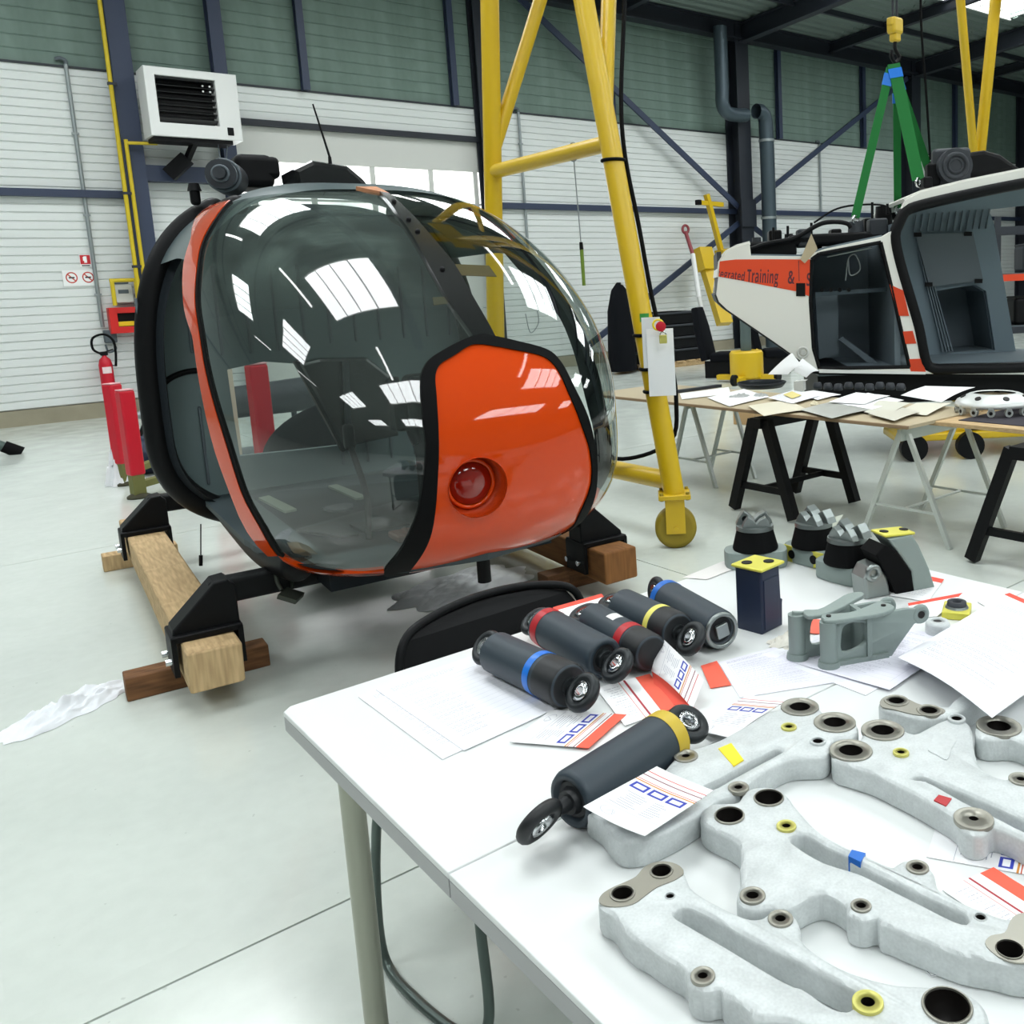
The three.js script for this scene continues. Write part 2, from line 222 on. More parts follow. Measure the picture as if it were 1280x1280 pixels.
// ---------------------------------------------------------------- things on the wall
{
  const h = thing('gas_heater', 'white wall hung gas heater with black louvred grille', 'heater', [3.98, 4.2, WZ + .75]);
  const o = [[-.64, 0], [.64, 0], [.64, 1.0], [-.64, 1.0]], hole = [[-.5, .2], [-.5, .88], [.32, .88], [.32, .2]];
  part('casing', ext(shapeOf(o, [hole]), .5, .012).translate(0, 0, -.25), MT.white, h);
  part('grille_recess', b2(-.5, .32, .2, .88, -.2, .0), MT.black, h);
  for (let i = 0; i < 7; i++) { const s = part('louvre', rb(.8, .012, .1, .005).rotateX(-.5), MT.blackGloss, h); s.position.set(-.09, .25 + i * .095, .2); }
  for (const [x, y] of [[.14, .7], [.24, .7], [.14, .78], [.24, .78]]) { const s = part('indicator', cyl(.014, .014, .01, 0, 0, 0, 10).rotateX(Math.PI / 2), MT.white, h); s.position.set(x, y, .25); }
  const c = part('control', rb(.09, .12, .02, .008), MT.black, h); c.position.set(.47, .13, .25);
  part('bracket', merge(b2(-.6, .5, -.06, 0, -.2, .2), bar([0, -.02, 0], [-.1, -.3, -.25], .08, .08), bar([-.1, -.25, -.15], [-.35, -.5, -.3], .1, .22)), MT.black, h);
  part('cable', tube([[.3, -.02, .1], [.32, -.3, .1], [.4, -.35, 0], [.45, -.05, .05]], .008), MT.midGrey, h);
}
{
  const g = thing('gas_pipe', 'yellow gas pipe running up beside the heater column', 'pipe', [3.0, 0, WZ + .45]);
  part('riser', rod([0, 1.9, 0], [0, 7.35, 0], .03), MT.pipeYellow, g); part('second_riser', rod([.1, 2.1, 0], [.1, 4.2, 0], .028), MT.pipeYellow, g);
  part('branch', rod([.1, 4.15, 0], [.5, 4.15, .1], .025), MT.pipeYellow, g); part('lower_branch', merge(rod([-.35, 2.1, -.1], [.05, 2.1, -.1], .03), rod([-.32, 2.1, -.1], [-.32, 1.72, -.1], .03), rod([-.0, 2.1, -.1], [-.0, 1.72, -.1], .03), rod([0, 2.1, 0], [0, 2.1, -.1], .03)), MT.pipeYellow, g);
  for (const y of [2.3, 3.4, 5.0]) part('clip', bx(.12, .04, .06, .02, y, 0), MT.steelDark, g);
}
for (const [x, y0, y1, l] of [[2.52, 1.4, 5.3, 'grey conduit down the white cladding above the fire extinguisher'], [10.24, 1.75, 5.27, 'grey conduit on the cladding between the gantry legs'], [19.55, 3.4, 5.24, 'grey conduit on the cladding behind the helicopter deck']]) {
  const g = thing('wall_conduit', l, 'conduit', [x, 0, WZ + .07]); part('conduit', rod([0, y0, 0], [0, y1, 0], .028), MT.pipeGrey, g); part('top_bend', tube([[0, y1 - .02, 0], [0, y1 + .05, 0], [-.06, y1 + .08, 0], [-.12, y1 + .06, -.02]], .028, 12, 8), MT.midGrey, g);
  for (let y = y0 + .5; y < y1; y += 1.2) part('clip', bx(.09, .03, .05, 0, y, 0), MT.pipeGrey, g);
}
{ const g = thing('junction_box', 'small grey socket box at the foot of the wall conduit', 'box', [2.6, 1.25, WZ + .08]); part('body', rb(.17, .2, .1, .02), MT.midGrey, g); part('cable_loop', tube([[.03, -.1, 0], [.05, -.2, .02], [-.05, -.24, .02], [-.08, -.12, .02]], .015), MT.midGrey, g); }
{ const g = thing('junction_box', 'grey switch box on the cladding seen through the canopy', 'box', [10.25, 1.6, WZ + .1]); part('body', rb(.22, .3, .14, .02), MT.midGrey, g); part('cover', rb(.16, .2, .02, .008, 0, .02, .075), MT.pipeGrey, g); part('cable', tube([[.05, -.15, 0], [.1, -.6, 0], [-.1, -.8, 0], [-.2, -.4, 0]], .01), MT.pipeGrey, g); }
{
  const g = thing('alarm_box', 'red wall box with a yellow label below the white meter box', 'box', [2.86, 1.49, WZ + .13]);
  part('case', ext(shapeOf([[-.26, -.2], [.26, -.2], [.26, .2], [-.26, .2]], [[[-.15, -.1], [-.15, .11], [.16, .11], [.16, -.1]]]), .2, .01).translate(0, 0, -.08), MT.redBox, g);
  part('recess', b2(-.16, .17, -.11, .12, -.06, .02), MT.black, g); part('label', b2(-.14, .15, -.09, -.02, .02, .03), MT.tapeYellow, g);
  const m = thing('meter_box', 'small white meter box on the wall above the red box', 'box', [2.84, 1.9, WZ + .13]);
  part('case', rb(.26, .28, .14, .015), MT.offwhite, m); part('cap', rb(.22, .08, .1, .01, -.02, .19, 0), MT.midGrey, m); part('dial', b2(-.07, .07, .0, .06, .07, .078), MT.midGrey, m);
}
{
  const t = canvas(256, 128, (c, w, h) => { c.fillStyle = '#f2f3f2'; c.fillRect(0, 0, w, h); for (const x of [66, 190]) { c.strokeStyle = '#c0392b'; c.lineWidth = 9; c.beginPath(); c.arc(x, 60, 40, 0, 7); c.stroke(); c.beginPath(); c.moveTo(x - 28, 32); c.lineTo(x + 28, 88); c.stroke(); c.fillStyle = '#333'; c.fillRect(x - 22, 54, 44, 12); } });
  const g = thing('safety_sign', 'white sign with two round prohibition symbols on the cladding', 'sign', [2.32, 2.16, WZ + .035]); part('board', bx(.44, .24, .008), S(0xffffff, .5, 0, { map: t }), g);
  const t2 = canvas(96, 128, (c, w, h) => { c.fillStyle = '#eee'; c.fillRect(0, 0, w, h); c.fillStyle = '#c8202a'; c.fillRect(6, 8, 84, 92); c.fillStyle = '#fff'; c.fillRect(38, 20, 24, 66); c.fillRect(30, 26, 8, 40); c.fillStyle = '#333'; c.fillRect(14, 108, 66, 12); });
  const g2 = thing('safety_sign', 'small red fire extinguisher sign above the prohibition sign', 'sign', [2.42, 2.42, WZ + .035]); part('board', bx(.15, .19, .008), S(0xffffff, .5, 0, { map: t2 }), g2);
}
{
  const p = V(2.46, .36, WZ + .25), g = thing('fire_extinguisher', 'red fire extinguisher hung on the wall with a black hose', 'extinguisher', p); g.scale.setScalar(.62);
  part('cylinder', lathe([[0, 0], [.13, .01], [.15, .05], [.15, .75], [.12, .88], [.05, .95], [.05, 1.0], [0, 1.0]], 28), MT.red, g);
  part('valve', merge(rb(.16, .1, .12, .02, 0, 1.03, 0), bar([0, 1.06, 0], [.2, 1.12, .06], .03, .03)), MT.black, g); part('hose', tube([[-.06, 1.02, .05], [-.22, 1.15, .06], [-.2, 1.42, .05], [.06, 1.5, .04], [.22, 1.35, .05], [.24, 1.05, .08], [.2, .7, .12]], .028), MT.rubber, g);
  part('label', new THREE.CylinderGeometry(.152, .152, .16, 20, 1, true, -.7, 1.4).translate(0, .62, 0), S(0xf2dede, .5), g); part('gauge', cyl(.03, .03, .03, .17, .72, .05, 12), MT.midGrey, g);
  part('wall_hook', b2(-.05, .05, .7, .8, -.37, -.12), MT.steelDark, g);
}
{ // duct at the wide column
  const g = thing('roof_duct', 'grey round duct dropping behind and beside the wide column', 'duct', [0, 0, WZ + .75]);
  part('upper_pipe', tube([[15.35, 7.5, 0], [15.35, 6.2, 0], [15.35, 5.75, 0], [15.5, 5.6, 0], [15.9, 5.58, 0], [16.1, 5.6, 0]], .16, 40, 16), MT.duct, g);
  part('down_pipe', tube([[16.45, 5.72, 0], [16.62, 5.72, 0], [16.75, 5.6, 0], [16.78, 5.2, 0], [16.78, 0, 0]], .18, 40, 16), MT.duct, g);
  for (const y of [5.05, 3.2, 1]) part('collar', cyl(.195, .195, .06, 16.78, y, 0), MT.pipeGrey, g);
}
// ---------------------------------------------------------------- helicopter cabin on timbers
const heli = thing('helicopter_cabin', 'orange and black bubble nosed helicopter cabin resting on timber beams', 'helicopter', [1.78, 0, -3.91], -5 * D2R);
heli.updateMatrixWorld(true);
const hInv = heli.matrixWorld.clone().invert();
const hRay = (px, py) => { const o = EYE.clone().applyMatrix4(hInv), d = EYE.clone().add(rayDir(px, py)).applyMatrix4(hInv).sub(o); return [o, d]; };
const hZ = (px, py, z) => { const [o, d] = hRay(px, py); return o.addScaledVector(d, (z - o.z) / d.z); };
const hY = (px, py, y) => { const [o, d] = hRay(px, py); return o.addScaledVector(d, (y - o.y) / d.y); };
const hX = (px, py, x) => { const [o, d] = hRay(px, py); return o.addScaledVector(d, (x - o.x) / d.x); };
const B = { z1: -1.0, W: .929, T: 2.236, B: .38, yc: 1.0, nu: 3.05, nl: 2.86, mw: 3.2, mt: 1.75, mb: 3.2, zt: .764, xc: .022 };
function hullF(p) {                                                // <0 inside the smooth cabin hull
  const q = Math.max(0, (p.z - B.z1) / (B.zt - B.z1)); if (q >= 1) return q;
  const f = m => Math.pow(Math.max(1e-6, 1 - Math.pow(q, m)), 1 / m), up = p.y > B.yc, n = up ? B.nu : B.nl;
  const H = up ? (B.T - B.yc) * f(B.mt) : (B.yc - B.B) * f(B.mb);
  return Math.pow(Math.pow(Math.abs(p.x - B.xc) / (B.W * f(B.mw)), n) + Math.pow(Math.abs(p.y - B.yc) / H, n), 1 / n) - 1;
}
const C0 = V(.03, 1.2, -.85);
function hullHit(px, py) {                                         // where a photograph ray meets the hull (or passes nearest to it)
  const [o, d] = hRay(px, py), at = t => o.clone().addScaledVector(d, t); let best = 1e9, bt = 0;
  for (let t = 2; t < 8; t += .01) { const f = hullF(at(t)); if (f < 0) { let a = t - .01, b = t; for (let i = 0; i < 24; i++) { const m = (a + b) / 2; if (hullF(at(m)) < 0) b = m; else a = m; } return at(b); } if (f < best) { best = f; bt = t; } }
  return at(bt);
}
const toAng = p => { const v = p.clone().sub(C0); return [Math.atan2(v.x, v.z), Math.atan2(v.y, Math.hypot(v.x, v.z))]; };
function hullAt(az, el, off = 0) {
  const d = V(Math.sin(az) * Math.cos(el), Math.sin(el), Math.cos(az) * Math.cos(el)); let a = 0, b = 3.5;
  for (let i = 0; i < 30; i++) { const m = (a + b) / 2; if (hullF(C0.clone().addScaledVector(d, m)) < 0) a = m; else b = m; }
  return C0.clone().addScaledVector(d, a + off);
}
const resample = (pts, n) => { const c = new THREE.CatmullRomCurve3(pts.map(p => V(p[0], p[1], 0)), false, 'centripetal'); return c.getSpacedPoints(n).map(p => [p.x, p.y]); };
const angs = (pix, n = 40) => resample(pix.map(p => toAng(hullHit(p[0], p[1]))), n);
function patch(A, Bc, nu, offset = 0, thick = 0, flip = false, hole = null) {    // skin between two angle curves; thick > 0 gives it an inner face
  const nv = A.length - 1, inside = [], pos = [], uv = [], idx = [], grid = (off) => { const base = pos.length / 3; for (let j = 0; j <= nv; j++) for (let i = 0; i <= nu; i++) { const t = i / nu, p = hullAt(A[j][0] + (Bc[j][0] - A[j][0]) * t, A[j][1] + (Bc[j][1] - A[j][1]) * t, off); let ins = 0; if (hole) { const r = p.clone().sub(hole.c), ax = r.dot(hole.n); r.addScaledVector(hole.n, -ax); if (r.length() < hole.r) { ins = 1; p.addScaledVector(r.clone().normalize(), hole.r - r.length()); } } inside.push(ins); pos.push(p.x, p.y, p.z); uv.push(t, j / nv); } return base; };
  const quad = (a, b, c, d, f) => (inside[a] && inside[b] && inside[c] && inside[d]) ? 0 : f ? idx.push(a, c, b, b, c, d) : idx.push(a, b, c, b, d, c);
  const b0 = grid(offset), w = nu + 1;
  for (let j = 0; j < nv; j++) for (let i = 0; i < nu; i++) quad(b0 + j * w + i, b0 + j * w + i + 1, b0 + (j + 1) * w + i, b0 + (j + 1) * w + i + 1, flip);
  if (thick) { const b1 = grid(offset - thick);
    for (let j = 0; j < nv; j++) for (let i = 0; i < nu; i++) quad(b1 + j * w + i, b1 + j * w + i + 1, b1 + (j + 1) * w + i, b1 + (j + 1) * w + i + 1, !flip);
    for (let j = 0; j < nv; j++) for (const i of [0, nu]) quad(b0 + j * w + i, b1 + j * w + i, b0 + (j + 1) * w + i, b1 + (j + 1) * w + i, (i === 0) === !flip);
    for (let i = 0; i < nu; i++) for (const j of [0, nv]) quad(b0 + j * w + i, b1 + j * w + i, b0 + j * w + i + 1, b1 + j * w + i + 1, (j === 0) === flip); }
  const g = new THREE.BufferGeometry(); g.setAttribute('position', new THREE.Float32BufferAttribute(pos, 3)); g.setAttribute('uv', new THREE.Float32BufferAttribute(uv, 2)); g.setIndex(idx); g.computeVertexNormals(); return thick ? toCreasedNormals(g, .8) : g;
}
const mirror = c => c.map(p => [-p[0], p[1]]);
{
  const LO = [[480, 714], [503, 683], [522, 637], [532, 562], [528, 520], [526, 471], [534, 452], [558, 435], [590, 420]];       // left outer edge of the rubber frame
  const LI = [[512, 712], [539, 664], [547, 588], [547.6, 540], [545, 495], [543.7, 468], [549, 456], [566, 445], [590, 431]];
  const RO = [[716, 668], [732.6, 641], [744, 604.7], [742.5, 560], [736, 530], [717.6, 487], [699, 452], [686, 439], [643, 426]];
  const RI = [[704, 668], [723, 641], [737.5, 601], [735, 560], [725, 530], [710, 493], [694, 460], [680, 447], [640, 437]];
  const PK = [[604, 417.5]], PKi = [[606, 431]];
  const extend = (c, d) => { const a = c[0]; return [[a[0] * .75, a[1] - d * 1.7], [a[0] * .92, a[1] - d * .8], ...c]; };
  const al = pix => pix.map(p => toAng(hullHit(p[0], p[1])));
  const eLO = extend(al(LO), .22), eLI = extend(al(LI), .22), eRO = extend(al(RO), .22), eRI = extend(al(RI), .22);
  const pk = al(PK)[0], pki = al(PKi)[0], N = 110;
  const ln = hullHit(597, 609), a0 = toAng(ln), nrm = (() => { const e = .01, p = hullAt(a0[0], a0[1]), u = hullAt(a0[0] + e, a0[1]).sub(p), v = hullAt(a0[0], a0[1] + e).sub(p), n = V().crossVectors(u, v).normalize(); return n.z > 0 ? n : n.negate(); })();
  const cLO = resample([...eLO, pk], N), cLI = resample([...eLI, pki], N), cRO = resample([...eRO, pk], N), cRI = resample([...eRI, pki], N);
  const nose = part('nose_panel', patch(cLI, cRI, 70, .004, .02, false, { c: ln, n: nrm, r: .118 }), MT.orange, heli); nose.userData.label = 'glossy orange nose panel with a round light';
  part('rubber_frame', merge(patch(cLO, cLI, 4, .012, .03), patch(cRI, cRO, 4, .012, .03)), MT.rubber, heli).userData.label = 'black rubber frame around the nose panel';
  // centre strut
  const SL = [[472, 240], [494.5, 266], [518, 301], [540, 341], [562, 380], [590, 420]], SR = [[484, 243], [510.5, 266], [542, 301], [566, 330], [588, 368], [618, 421]];
  const cSL = angs(SL, 30), cSR = angs(SR, 30);
  part('centre_strut', patch(cSL, cSR, 6, .012, .04), MT.blackGloss, heli);
  const rivets = []; for (const k of [6, 12, 15, 22]) { const a = cSL[k], b = cSR[k]; rivets.push(new THREE.SphereGeometry(.012, 8, 6).translate(...hullAt(a[0] * .6 + b[0] * .4, a[1] * .6 + b[1] * .4, .014).toArray())); } part('strut_screws', merge(rivets), MT.black, heli);
  // door posts
  const PF = [[289, 252.5], [270, 275], [254, 305], [247.5, 342.5], [246, 380], [251, 417.5], [260, 470], [281.6, 546.6], [304, 617], [326.5, 659], [347.6, 692.8]];
  const PR = [[263, 255], [242.5, 295], [232.5, 330], [231, 360], [234, 392.5], [242.5, 417.5], [250, 468], [270, 560.6], [290, 617], [301, 645], [336, 693]];
  const cPF = angs(PF, 44), cPR = angs(PR, 44);
  part('door_post', patch(cPR, cPF, 5, .012, .035), MT.orange, heli).userData.label = 'orange door post';
  part('door_post', patch(mirror(cPF).slice(9), mirror(cPR).slice(9), 5, .012, .035), MT.black, heli); part('post_head', patch(mirror(cPF).slice(0, 10), mirror(cPR).slice(0, 10), 5, .012, .035), MT.orange, heli).userData.label = 'orange head of the port door post'; part('post_liner', patch(mirror(cPF).map(p => [p[0] - .03, p[1]]), mirror(cPR), 5, -.026, .02), MT.interiorDark, heli);
  part('post_seal', patch(cPF, cPF.map(p => [p[0] + .022, p[1]]), 2, .008, .02), MT.rubber, heli);
  // windscreens: from the post to the frame and the strut
  const lw = resample([...eLO.slice(2), [(pk[0] + eLO.at(-1)[0]) / 2, (pk[1] + eLO.at(-1)[1]) / 2], ...cSL.slice().reverse().filter((_, i) => i % 4 === 2)], 60), lp = resample(cPF.slice().reverse(), 60);
  const wl = part('windscreen', patch(lp, lw, 30, 0), MT.dustyGlass, heli); wl.userData.label = 'starboard curved perspex windscreen';
  const smudge = tex(256, 256, (u, v) => { const m = Math.min(1, Math.min(u, 1 - u, v, 1 - v) * 7), k = Math.max(0, fbm(u * 3.2 + 2, v * 3.2, 11, 5) * 2.2 + .18) * m; const g = 255 * Math.min(.32, k * .45); return [g, g, g]; }, [1, 1], false);
  part('dust_film', patch(lp.slice(30, 59), lw.slice(30, 59), 24, -.004), S(0xb9c2bd, .95, 0, { alphaMap: smudge, transparent: true, side: THREE.DoubleSide }), wl).userData.label = 'smeared dust on the windscreen';
  const rw = resample([...eRO.slice(2), [(pk[0] + eRO.at(-1)[0]) / 2, (pk[1] + eRO.at(-1)[1]) / 2], ...cSR.slice().reverse().filter((_, i) => i % 4 === 2)], 60);
  part('windscreen', patch(rw, mirror(lp), 30, 0), MT.glass, heli).userData.label = 'port curved perspex windscreen';
  // lower orange rim of the glass
  const rim = resample([[...cPF.at(-1)], toAng(hullHit(383, 712)), toAng(hullHit(439, 717)), eLO[2]], 30);
  part('lower_rim', patch(rim.map(p => [p[0], p[1] - .035]), rim.map(p => [p[0], p[1] + .012]), 2, .006, .03), MT.orange, heli);
  const rimR = resample([[-cPF.at(-1)[0], cPF.at(-1)[1]], [(-cPF.at(-1)[0] + eRO[2][0]) / 2, (cPF.at(-1)[1] + eRO[2][1]) / 2 - .02], eRO[2]], 20);
  part('lower_rim', patch(rimR.map(p => [p[0], p[1] - .035]), rimR.map(p => [p[0], p[1] + .012]), 2, .006, .03, true), MT.orange, heli);
  // landing light set into the nose
  const q = new THREE.Quaternion().setFromUnitVectors(V(0, 1, 0), nrm);
  const cup = part('landing_light', lathe([[.1185, .012], [.1185, -.075], [.03, -.08], [0, -.08]], 48).applyQuaternion(q).translate(ln.x, ln.y, ln.z), S(0xc23c02, .4, 0, { side: THREE.DoubleSide }), heli); cup.userData.label = 'round landing light recess';
  part('lens', lathe([[0, -.045], [.05, -.05], [.08, -.062], [.09, -.078]].reverse(), 36).applyQuaternion(q).translate(ln.x, ln.y, ln.z), MT.lens, cup); part('bezel', new THREE.TorusGeometry(.094, .008, 10, 40).rotateX(Math.PI / 2).translate(0, -.07, 0).applyQuaternion(q).translate(ln.x, ln.y, ln.z), MT.orange, cup);

  // hull sections behind the windscreens
  const sect = (z, ph, off = 0) => { const qq = Math.max(0, (z - B.z1) / (B.zt - B.z1)), f = m => Math.pow(Math.max(1e-6, 1 - Math.pow(qq, m)), 1 / m), c = Math.cos(ph), s = Math.sin(ph), n = s > 0 ? B.nu : B.nl; const k = 1 + off; return V(B.xc + Math.sign(c) * Math.pow(Math.abs(c), 2 / n) * B.W * f(B.mw) * k, B.yc + Math.sign(s) * Math.pow(Math.abs(s), 2 / n) * (s > 0 ? (B.T - B.yc) * f(B.mt) : (B.yc - B.B) * f(B.mb)) * k, z); };
  const skin = (zf, zr, p0, p1, nz = 20, np = 40, off = 0) => { const pos = [], idx = [], uv = []; for (let j = 0; j <= nz; j++) for (let i = 0; i <= np; i++) { const ph = p0 + (p1 - p0) * i / np, z = zf(ph) + (zr - zf(ph)) * j / nz, v = sect(z, ph, off); pos.push(v.x, v.y, v.z); uv.push(i / np, j / nz); } const w = np + 1; for (let j = 0; j < nz; j++) for (let i = 0; i < np; i++) idx.push(j * w + i, j * w + i + 1, (j + 1) * w + i, j * w + i + 1, (j + 1) * w + i + 1, (j + 1) * w + i); const g = new THREE.BufferGeometry(); g.setAttribute('position', new THREE.Float32BufferAttribute(pos, 3)); g.setAttribute('uv', new THREE.Float32BufferAttribute(uv, 2)); g.setIndex(idx); g.computeVertexNormals(); return g; };
  const ZR = -1.68;
  part('roof_skin', skin(() => -.5, ZR, .62, Math.PI - .62, 16, 40, -.006), MT.skinGrey, heli).userData.label = 'dark grey roof skin';
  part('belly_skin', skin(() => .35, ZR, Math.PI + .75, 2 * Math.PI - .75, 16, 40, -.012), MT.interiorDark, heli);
  // black door surrounds, both sides: a flanged frame following the hull at the back and the sill
  for (const s of [1, -1]) {
    const loop = []; for (let k = 0; k <= 20; k++) { const ph = Math.PI - 1.15 + (1.15 + .95) * k / 20; loop.push(sect(ZR + .05, ph, -.015)); }
    for (let k = 1; k <= 12; k++) { const z = ZR + .05 + (.0 - ZR) * k / 12; loop.push(sect(Math.min(z, .1), Math.PI + .95 - .1 * k / 12, -.02)); }
    const pts = loop.map(p => s > 0 ? p : V(2 * B.xc - p.x, p.y, p.z));
    part('door_surround', merge(tube(pts, .07, 90, 12), new THREE.SphereGeometry(.07, 12, 8).translate(...pts[0].toArray()), new THREE.SphereGeometry(.07, 12, 8).translate(...pts.at(-1).toArray())), MT.black, heli).userData.label = 'black door surround';
    const ft = []; for (let k = 0; k <= 10; k++) { const v = sect(ZR + .05 + (-.86 - ZR) * k / 10, Math.PI - 1.1, -.03); ft.push(s > 0 ? v : V(2 * B.xc - v.x, v.y, v.z)); }
    part('door_header', merge(tube(ft, .045, 30, 8), new THREE.SphereGeometry(.045, 10, 8).translate(...ft[10].toArray())), MT.black, heli);
    const fl = []; for (let j = 0; j <= 24; j++) for (let i = 0; i <= 3; i++) { const ph = Math.PI - 1.2 + 2.2 * j / 24, z = ZR - .02 + .2 * i / 3, v = sect(z, ph, -.04 - .03 * (i === 3)); fl.push(s > 0 ? v : V(2 * B.xc - v.x, v.y, v.z)); }
    const g = new THREE.BufferGeometry(); g.setAttribute('position', new THREE.Float32BufferAttribute(fl.flatMap(p => [p.x, p.y, p.z]), 3)); const ix = []; for (let j = 0; j < 24; j++) for (let i = 0; i < 3; i++) { const a = j * 4 + i; ix.push(a, a + 1, a + 4, a + 1, a + 5, a + 4); } g.setIndex(ix); g.setAttribute('uv', new THREE.Float32BufferAttribute(new Float32Array(fl.length * 2), 2)); g.computeVertexNormals();
    part('door_jamb', g, MT.interiorDark, heli);
  }
  const pl = part('door_plate', rb(.012, .09, .04, .004), MT.midGrey, heli); pl.position.copy(sect(ZR + .06, Math.PI - .35, .05)); // small maker's plate on the surround
  // rear bulkhead with an opening on the starboard side
  const bz = ZR - .03, out = []; for (let k = 0; k < 64; k++) { const v = sect(bz, k / 64 * 2 * Math.PI, -.03); out.push([v.x, v.y]); }
  const hole = [[284, 462], [330, 452], [374, 455], [400, 505], [424, 557], [370, 563], [300, 570], [292, 520]].map(p => hZ(p[0], p[1], bz)).map(v => [v.x, v.y]);
  part('rear_bulkhead', ext(shapeOf(out, [hole]), .05).translate(0, 0, bz - .05), MT.interior, heli).userData.label = 'grey quilted rear bulkhead';
  for (let i = 0; i < 12; i++) { const x = -.82 + i * .15; if (x > -.62 && x < -.05) { part('bulkhead_rib', rb(.016, .5, .014, .006, x, 1.6, bz + .004), MT.midGrey, heli); } else { part('bulkhead_rib', rb(.016, .45, .014, .006, x, 1.6, bz + .004), MT.midGrey, heli); part('bulkhead_rib', rb(.016, .45, .014, .006, x, .85, bz + .004), MT.midGrey, heli); } }
  part('waist_bead', tube([hZ(198, 498, bz), hZ(206, 478, bz), hZ(228, 466, bz), hZ(262, 462, bz)].map(v => v.setZ(bz + .01)), .016, 24, 8), MT.black, heli);
  part('seat_panel', ext(shapeOf([[374, 455], [400, 448], [460, 447], [490, 470], [500, 545], [430, 560]].map(p => hZ(p[0], p[1], bz + .25)).map(v => [v.x, v.y]).reverse()), .12, .02).translate(0, 0, bz + .12), MT.blackGloss, heli).userData.label = 'black seat back panel';
  part('seat_strut', bar(hZ(372, 450, bz + .2), hZ(432, 562, bz + .2), .05, .05, V(0, 0, 1)), MT.black, heli);
  part('seat_strut', bar(hZ(432, 452, bz + .28), hZ(436, 548, bz + .28), .03, .03, V(0, 0, 1)), MT.darkGrey, heli);
  // side wall behind the port windscreen stays open; cabin floor
  const fy = .56, fo = []; for (let k = 0; k <= 30; k++) { const z = ZR + (.56 - ZR) * k / 30; let x = 0; for (let t = 0; t < 1; t += .01) if (hullF(V(B.xc - t, fy, z)) < -.03) x = t; fo.push([x, z]); }
  const fs = [...fo.map(p => [B.xc - p[0], -p[1]]), ...fo.slice().reverse().map(p => [B.xc + p[0], -p[1]])];
  part('cabin_floor', ext(shapeOf(fs), .03).rotateX(-Math.PI / 2).translate(0, fy - .03, 0), MT.cabinFloor, heli);
  const pad = (name, pix, m, h = .012, y = fy) => part(name, ext(shapeOf(pix.map(p => hY(p[0], p[1], y + h)).map(v => [v.x, -v.z])), h).rotateX(-Math.PI / 2).translate(0, y, 0), m, heli);
  pad('floor_pad', [[370, 662], [417, 652], [448, 667], [425, 670]], MT.black); pad('floor_pad', [[437, 655], [490, 645], [512, 654], [456, 664]], MT.black);
  pad('floor_strip', [[323, 622], [336, 619], [371, 636], [356, 639]], S(0x9aa08f, .8)); pad('floor_strip', [[410, 607], [421, 605], [459, 620], [446, 623]], S(0x8b9184, .8));
  pad('floor_cover', smoothLoop([[403, 635], [420, 630], [441, 629], [440, 634], [420, 638]].map(p => p), 2), MT.darkGrey);
  part('sill_strip', bar(hY(228, 612, fy + .02), hY(284, 604, fy + .02), .02, .015), MT.orangeRed, heli);
  // pedals, stick and console behind the nose
  const con = part('console', merge(rb(.3, .55, .35, .04, .05, .86, .28), rb(.38, .2, .12, .03, .05, 1.2, .2), rod([-.1, 1.0, .2], [-.16, 1.28, .1], .03), rb(.1, .2, .1, .02, -.14, 1.16, .16)), MT.black, heli); con.userData.label = 'dark instrument console';
  for (const [x, y] of [[-.04, 1.22], [.08, 1.22], [.17, 1.2]]) part('dial', cyl(.04, .04, .02).rotateX(Math.PI / 2).translate(x, y, .135), MT.midGrey, con);
  part('control_stick', merge(tube([[-.28, fy, -.05], [-.28, fy + .2, -.02], [-.3, fy + .42, -.12]], .014), rb(.05, .12, .05, .02, -.3, fy + .46, -.13)), MT.black, heli);
  part('pedal', merge(rb(.1, .03, .14, .01, -.2, fy + .05, .2), rod([-.2, fy, .26], [-.2, fy + .08, .2], .012)), S(0x6b4032, .6), heli);
  // brown strips stuck inside the port screen
  for (const [c, n] of [[[[567, 329], [612, 331], [622, 345], [573, 343]], 0], [[[541, 371], [560, 370], [568, 378], [543, 381]], 1]]) { const a = c.map(p => toAng(hullHit(p[0], p[1]))); part('brown_strip', patch(resample([a[0], a[3]], 6), resample([a[1], a[2]], 6), 8, -.006, .004), MT.brownTape, heli); }
  // roof fittings
  const ts = sect(-.5, Math.PI / 2);
  part('roof_patch', patch(resample([toAng(hullHit(445, 236)), toAng(hullHit(468, 241))], 6), resample([toAng(hullHit(470, 236)), toAng(hullHit(486, 244))], 6), 6, .012, .02), S(0xc98a63, .4), heli).userData.label = 'faded orange patch at the top of the strut';
  const at = (px, py, z) => hZ(px, py, z), sm = part('starter_motor', merge(cyl(.088, .088, .2).rotateX(Math.PI / 2).translate(0, 0, 0), cyl(.06, .075, .08).rotateX(Math.PI / 2).translate(0, 0, .13), cyl(.03, .03, .05).rotateX(Math.PI / 2).translate(0, 0, .19)), MT.darkGrey, heli); sm.position.copy(at(284, 222, -1.45)); sm.rotation.y = -.35; sm.userData.label = 'dark ribbed motor on the cabin roof';
  for (let k = 0; k < 4; k++) part('ring', new THREE.TorusGeometry(.08 - k * .014, .008, 8, 28).translate(0, 0, .1 + k * .025), MT.midGrey, sm);
  const hd = part('air_intake', merge(rb(.2, .18, .3, .04), rb(.1, .12, .2, .03, .08, .02, .05)), MT.black, heli); hd.position.copy(at(313, 217, -1.68));
  const i2 = part('air_intake', ext(shapeOf([[-.19, 0], [.2, 0], [.16, .06], [.08, .13], [-.1, .15], [-.2, .1]]), .3, .025).translate(0, 0, -.15), MT.blackGloss, heli); i2.position.copy(at(408, 227, -1.2)).setY(at(408, 227, -1.2).y - .06);
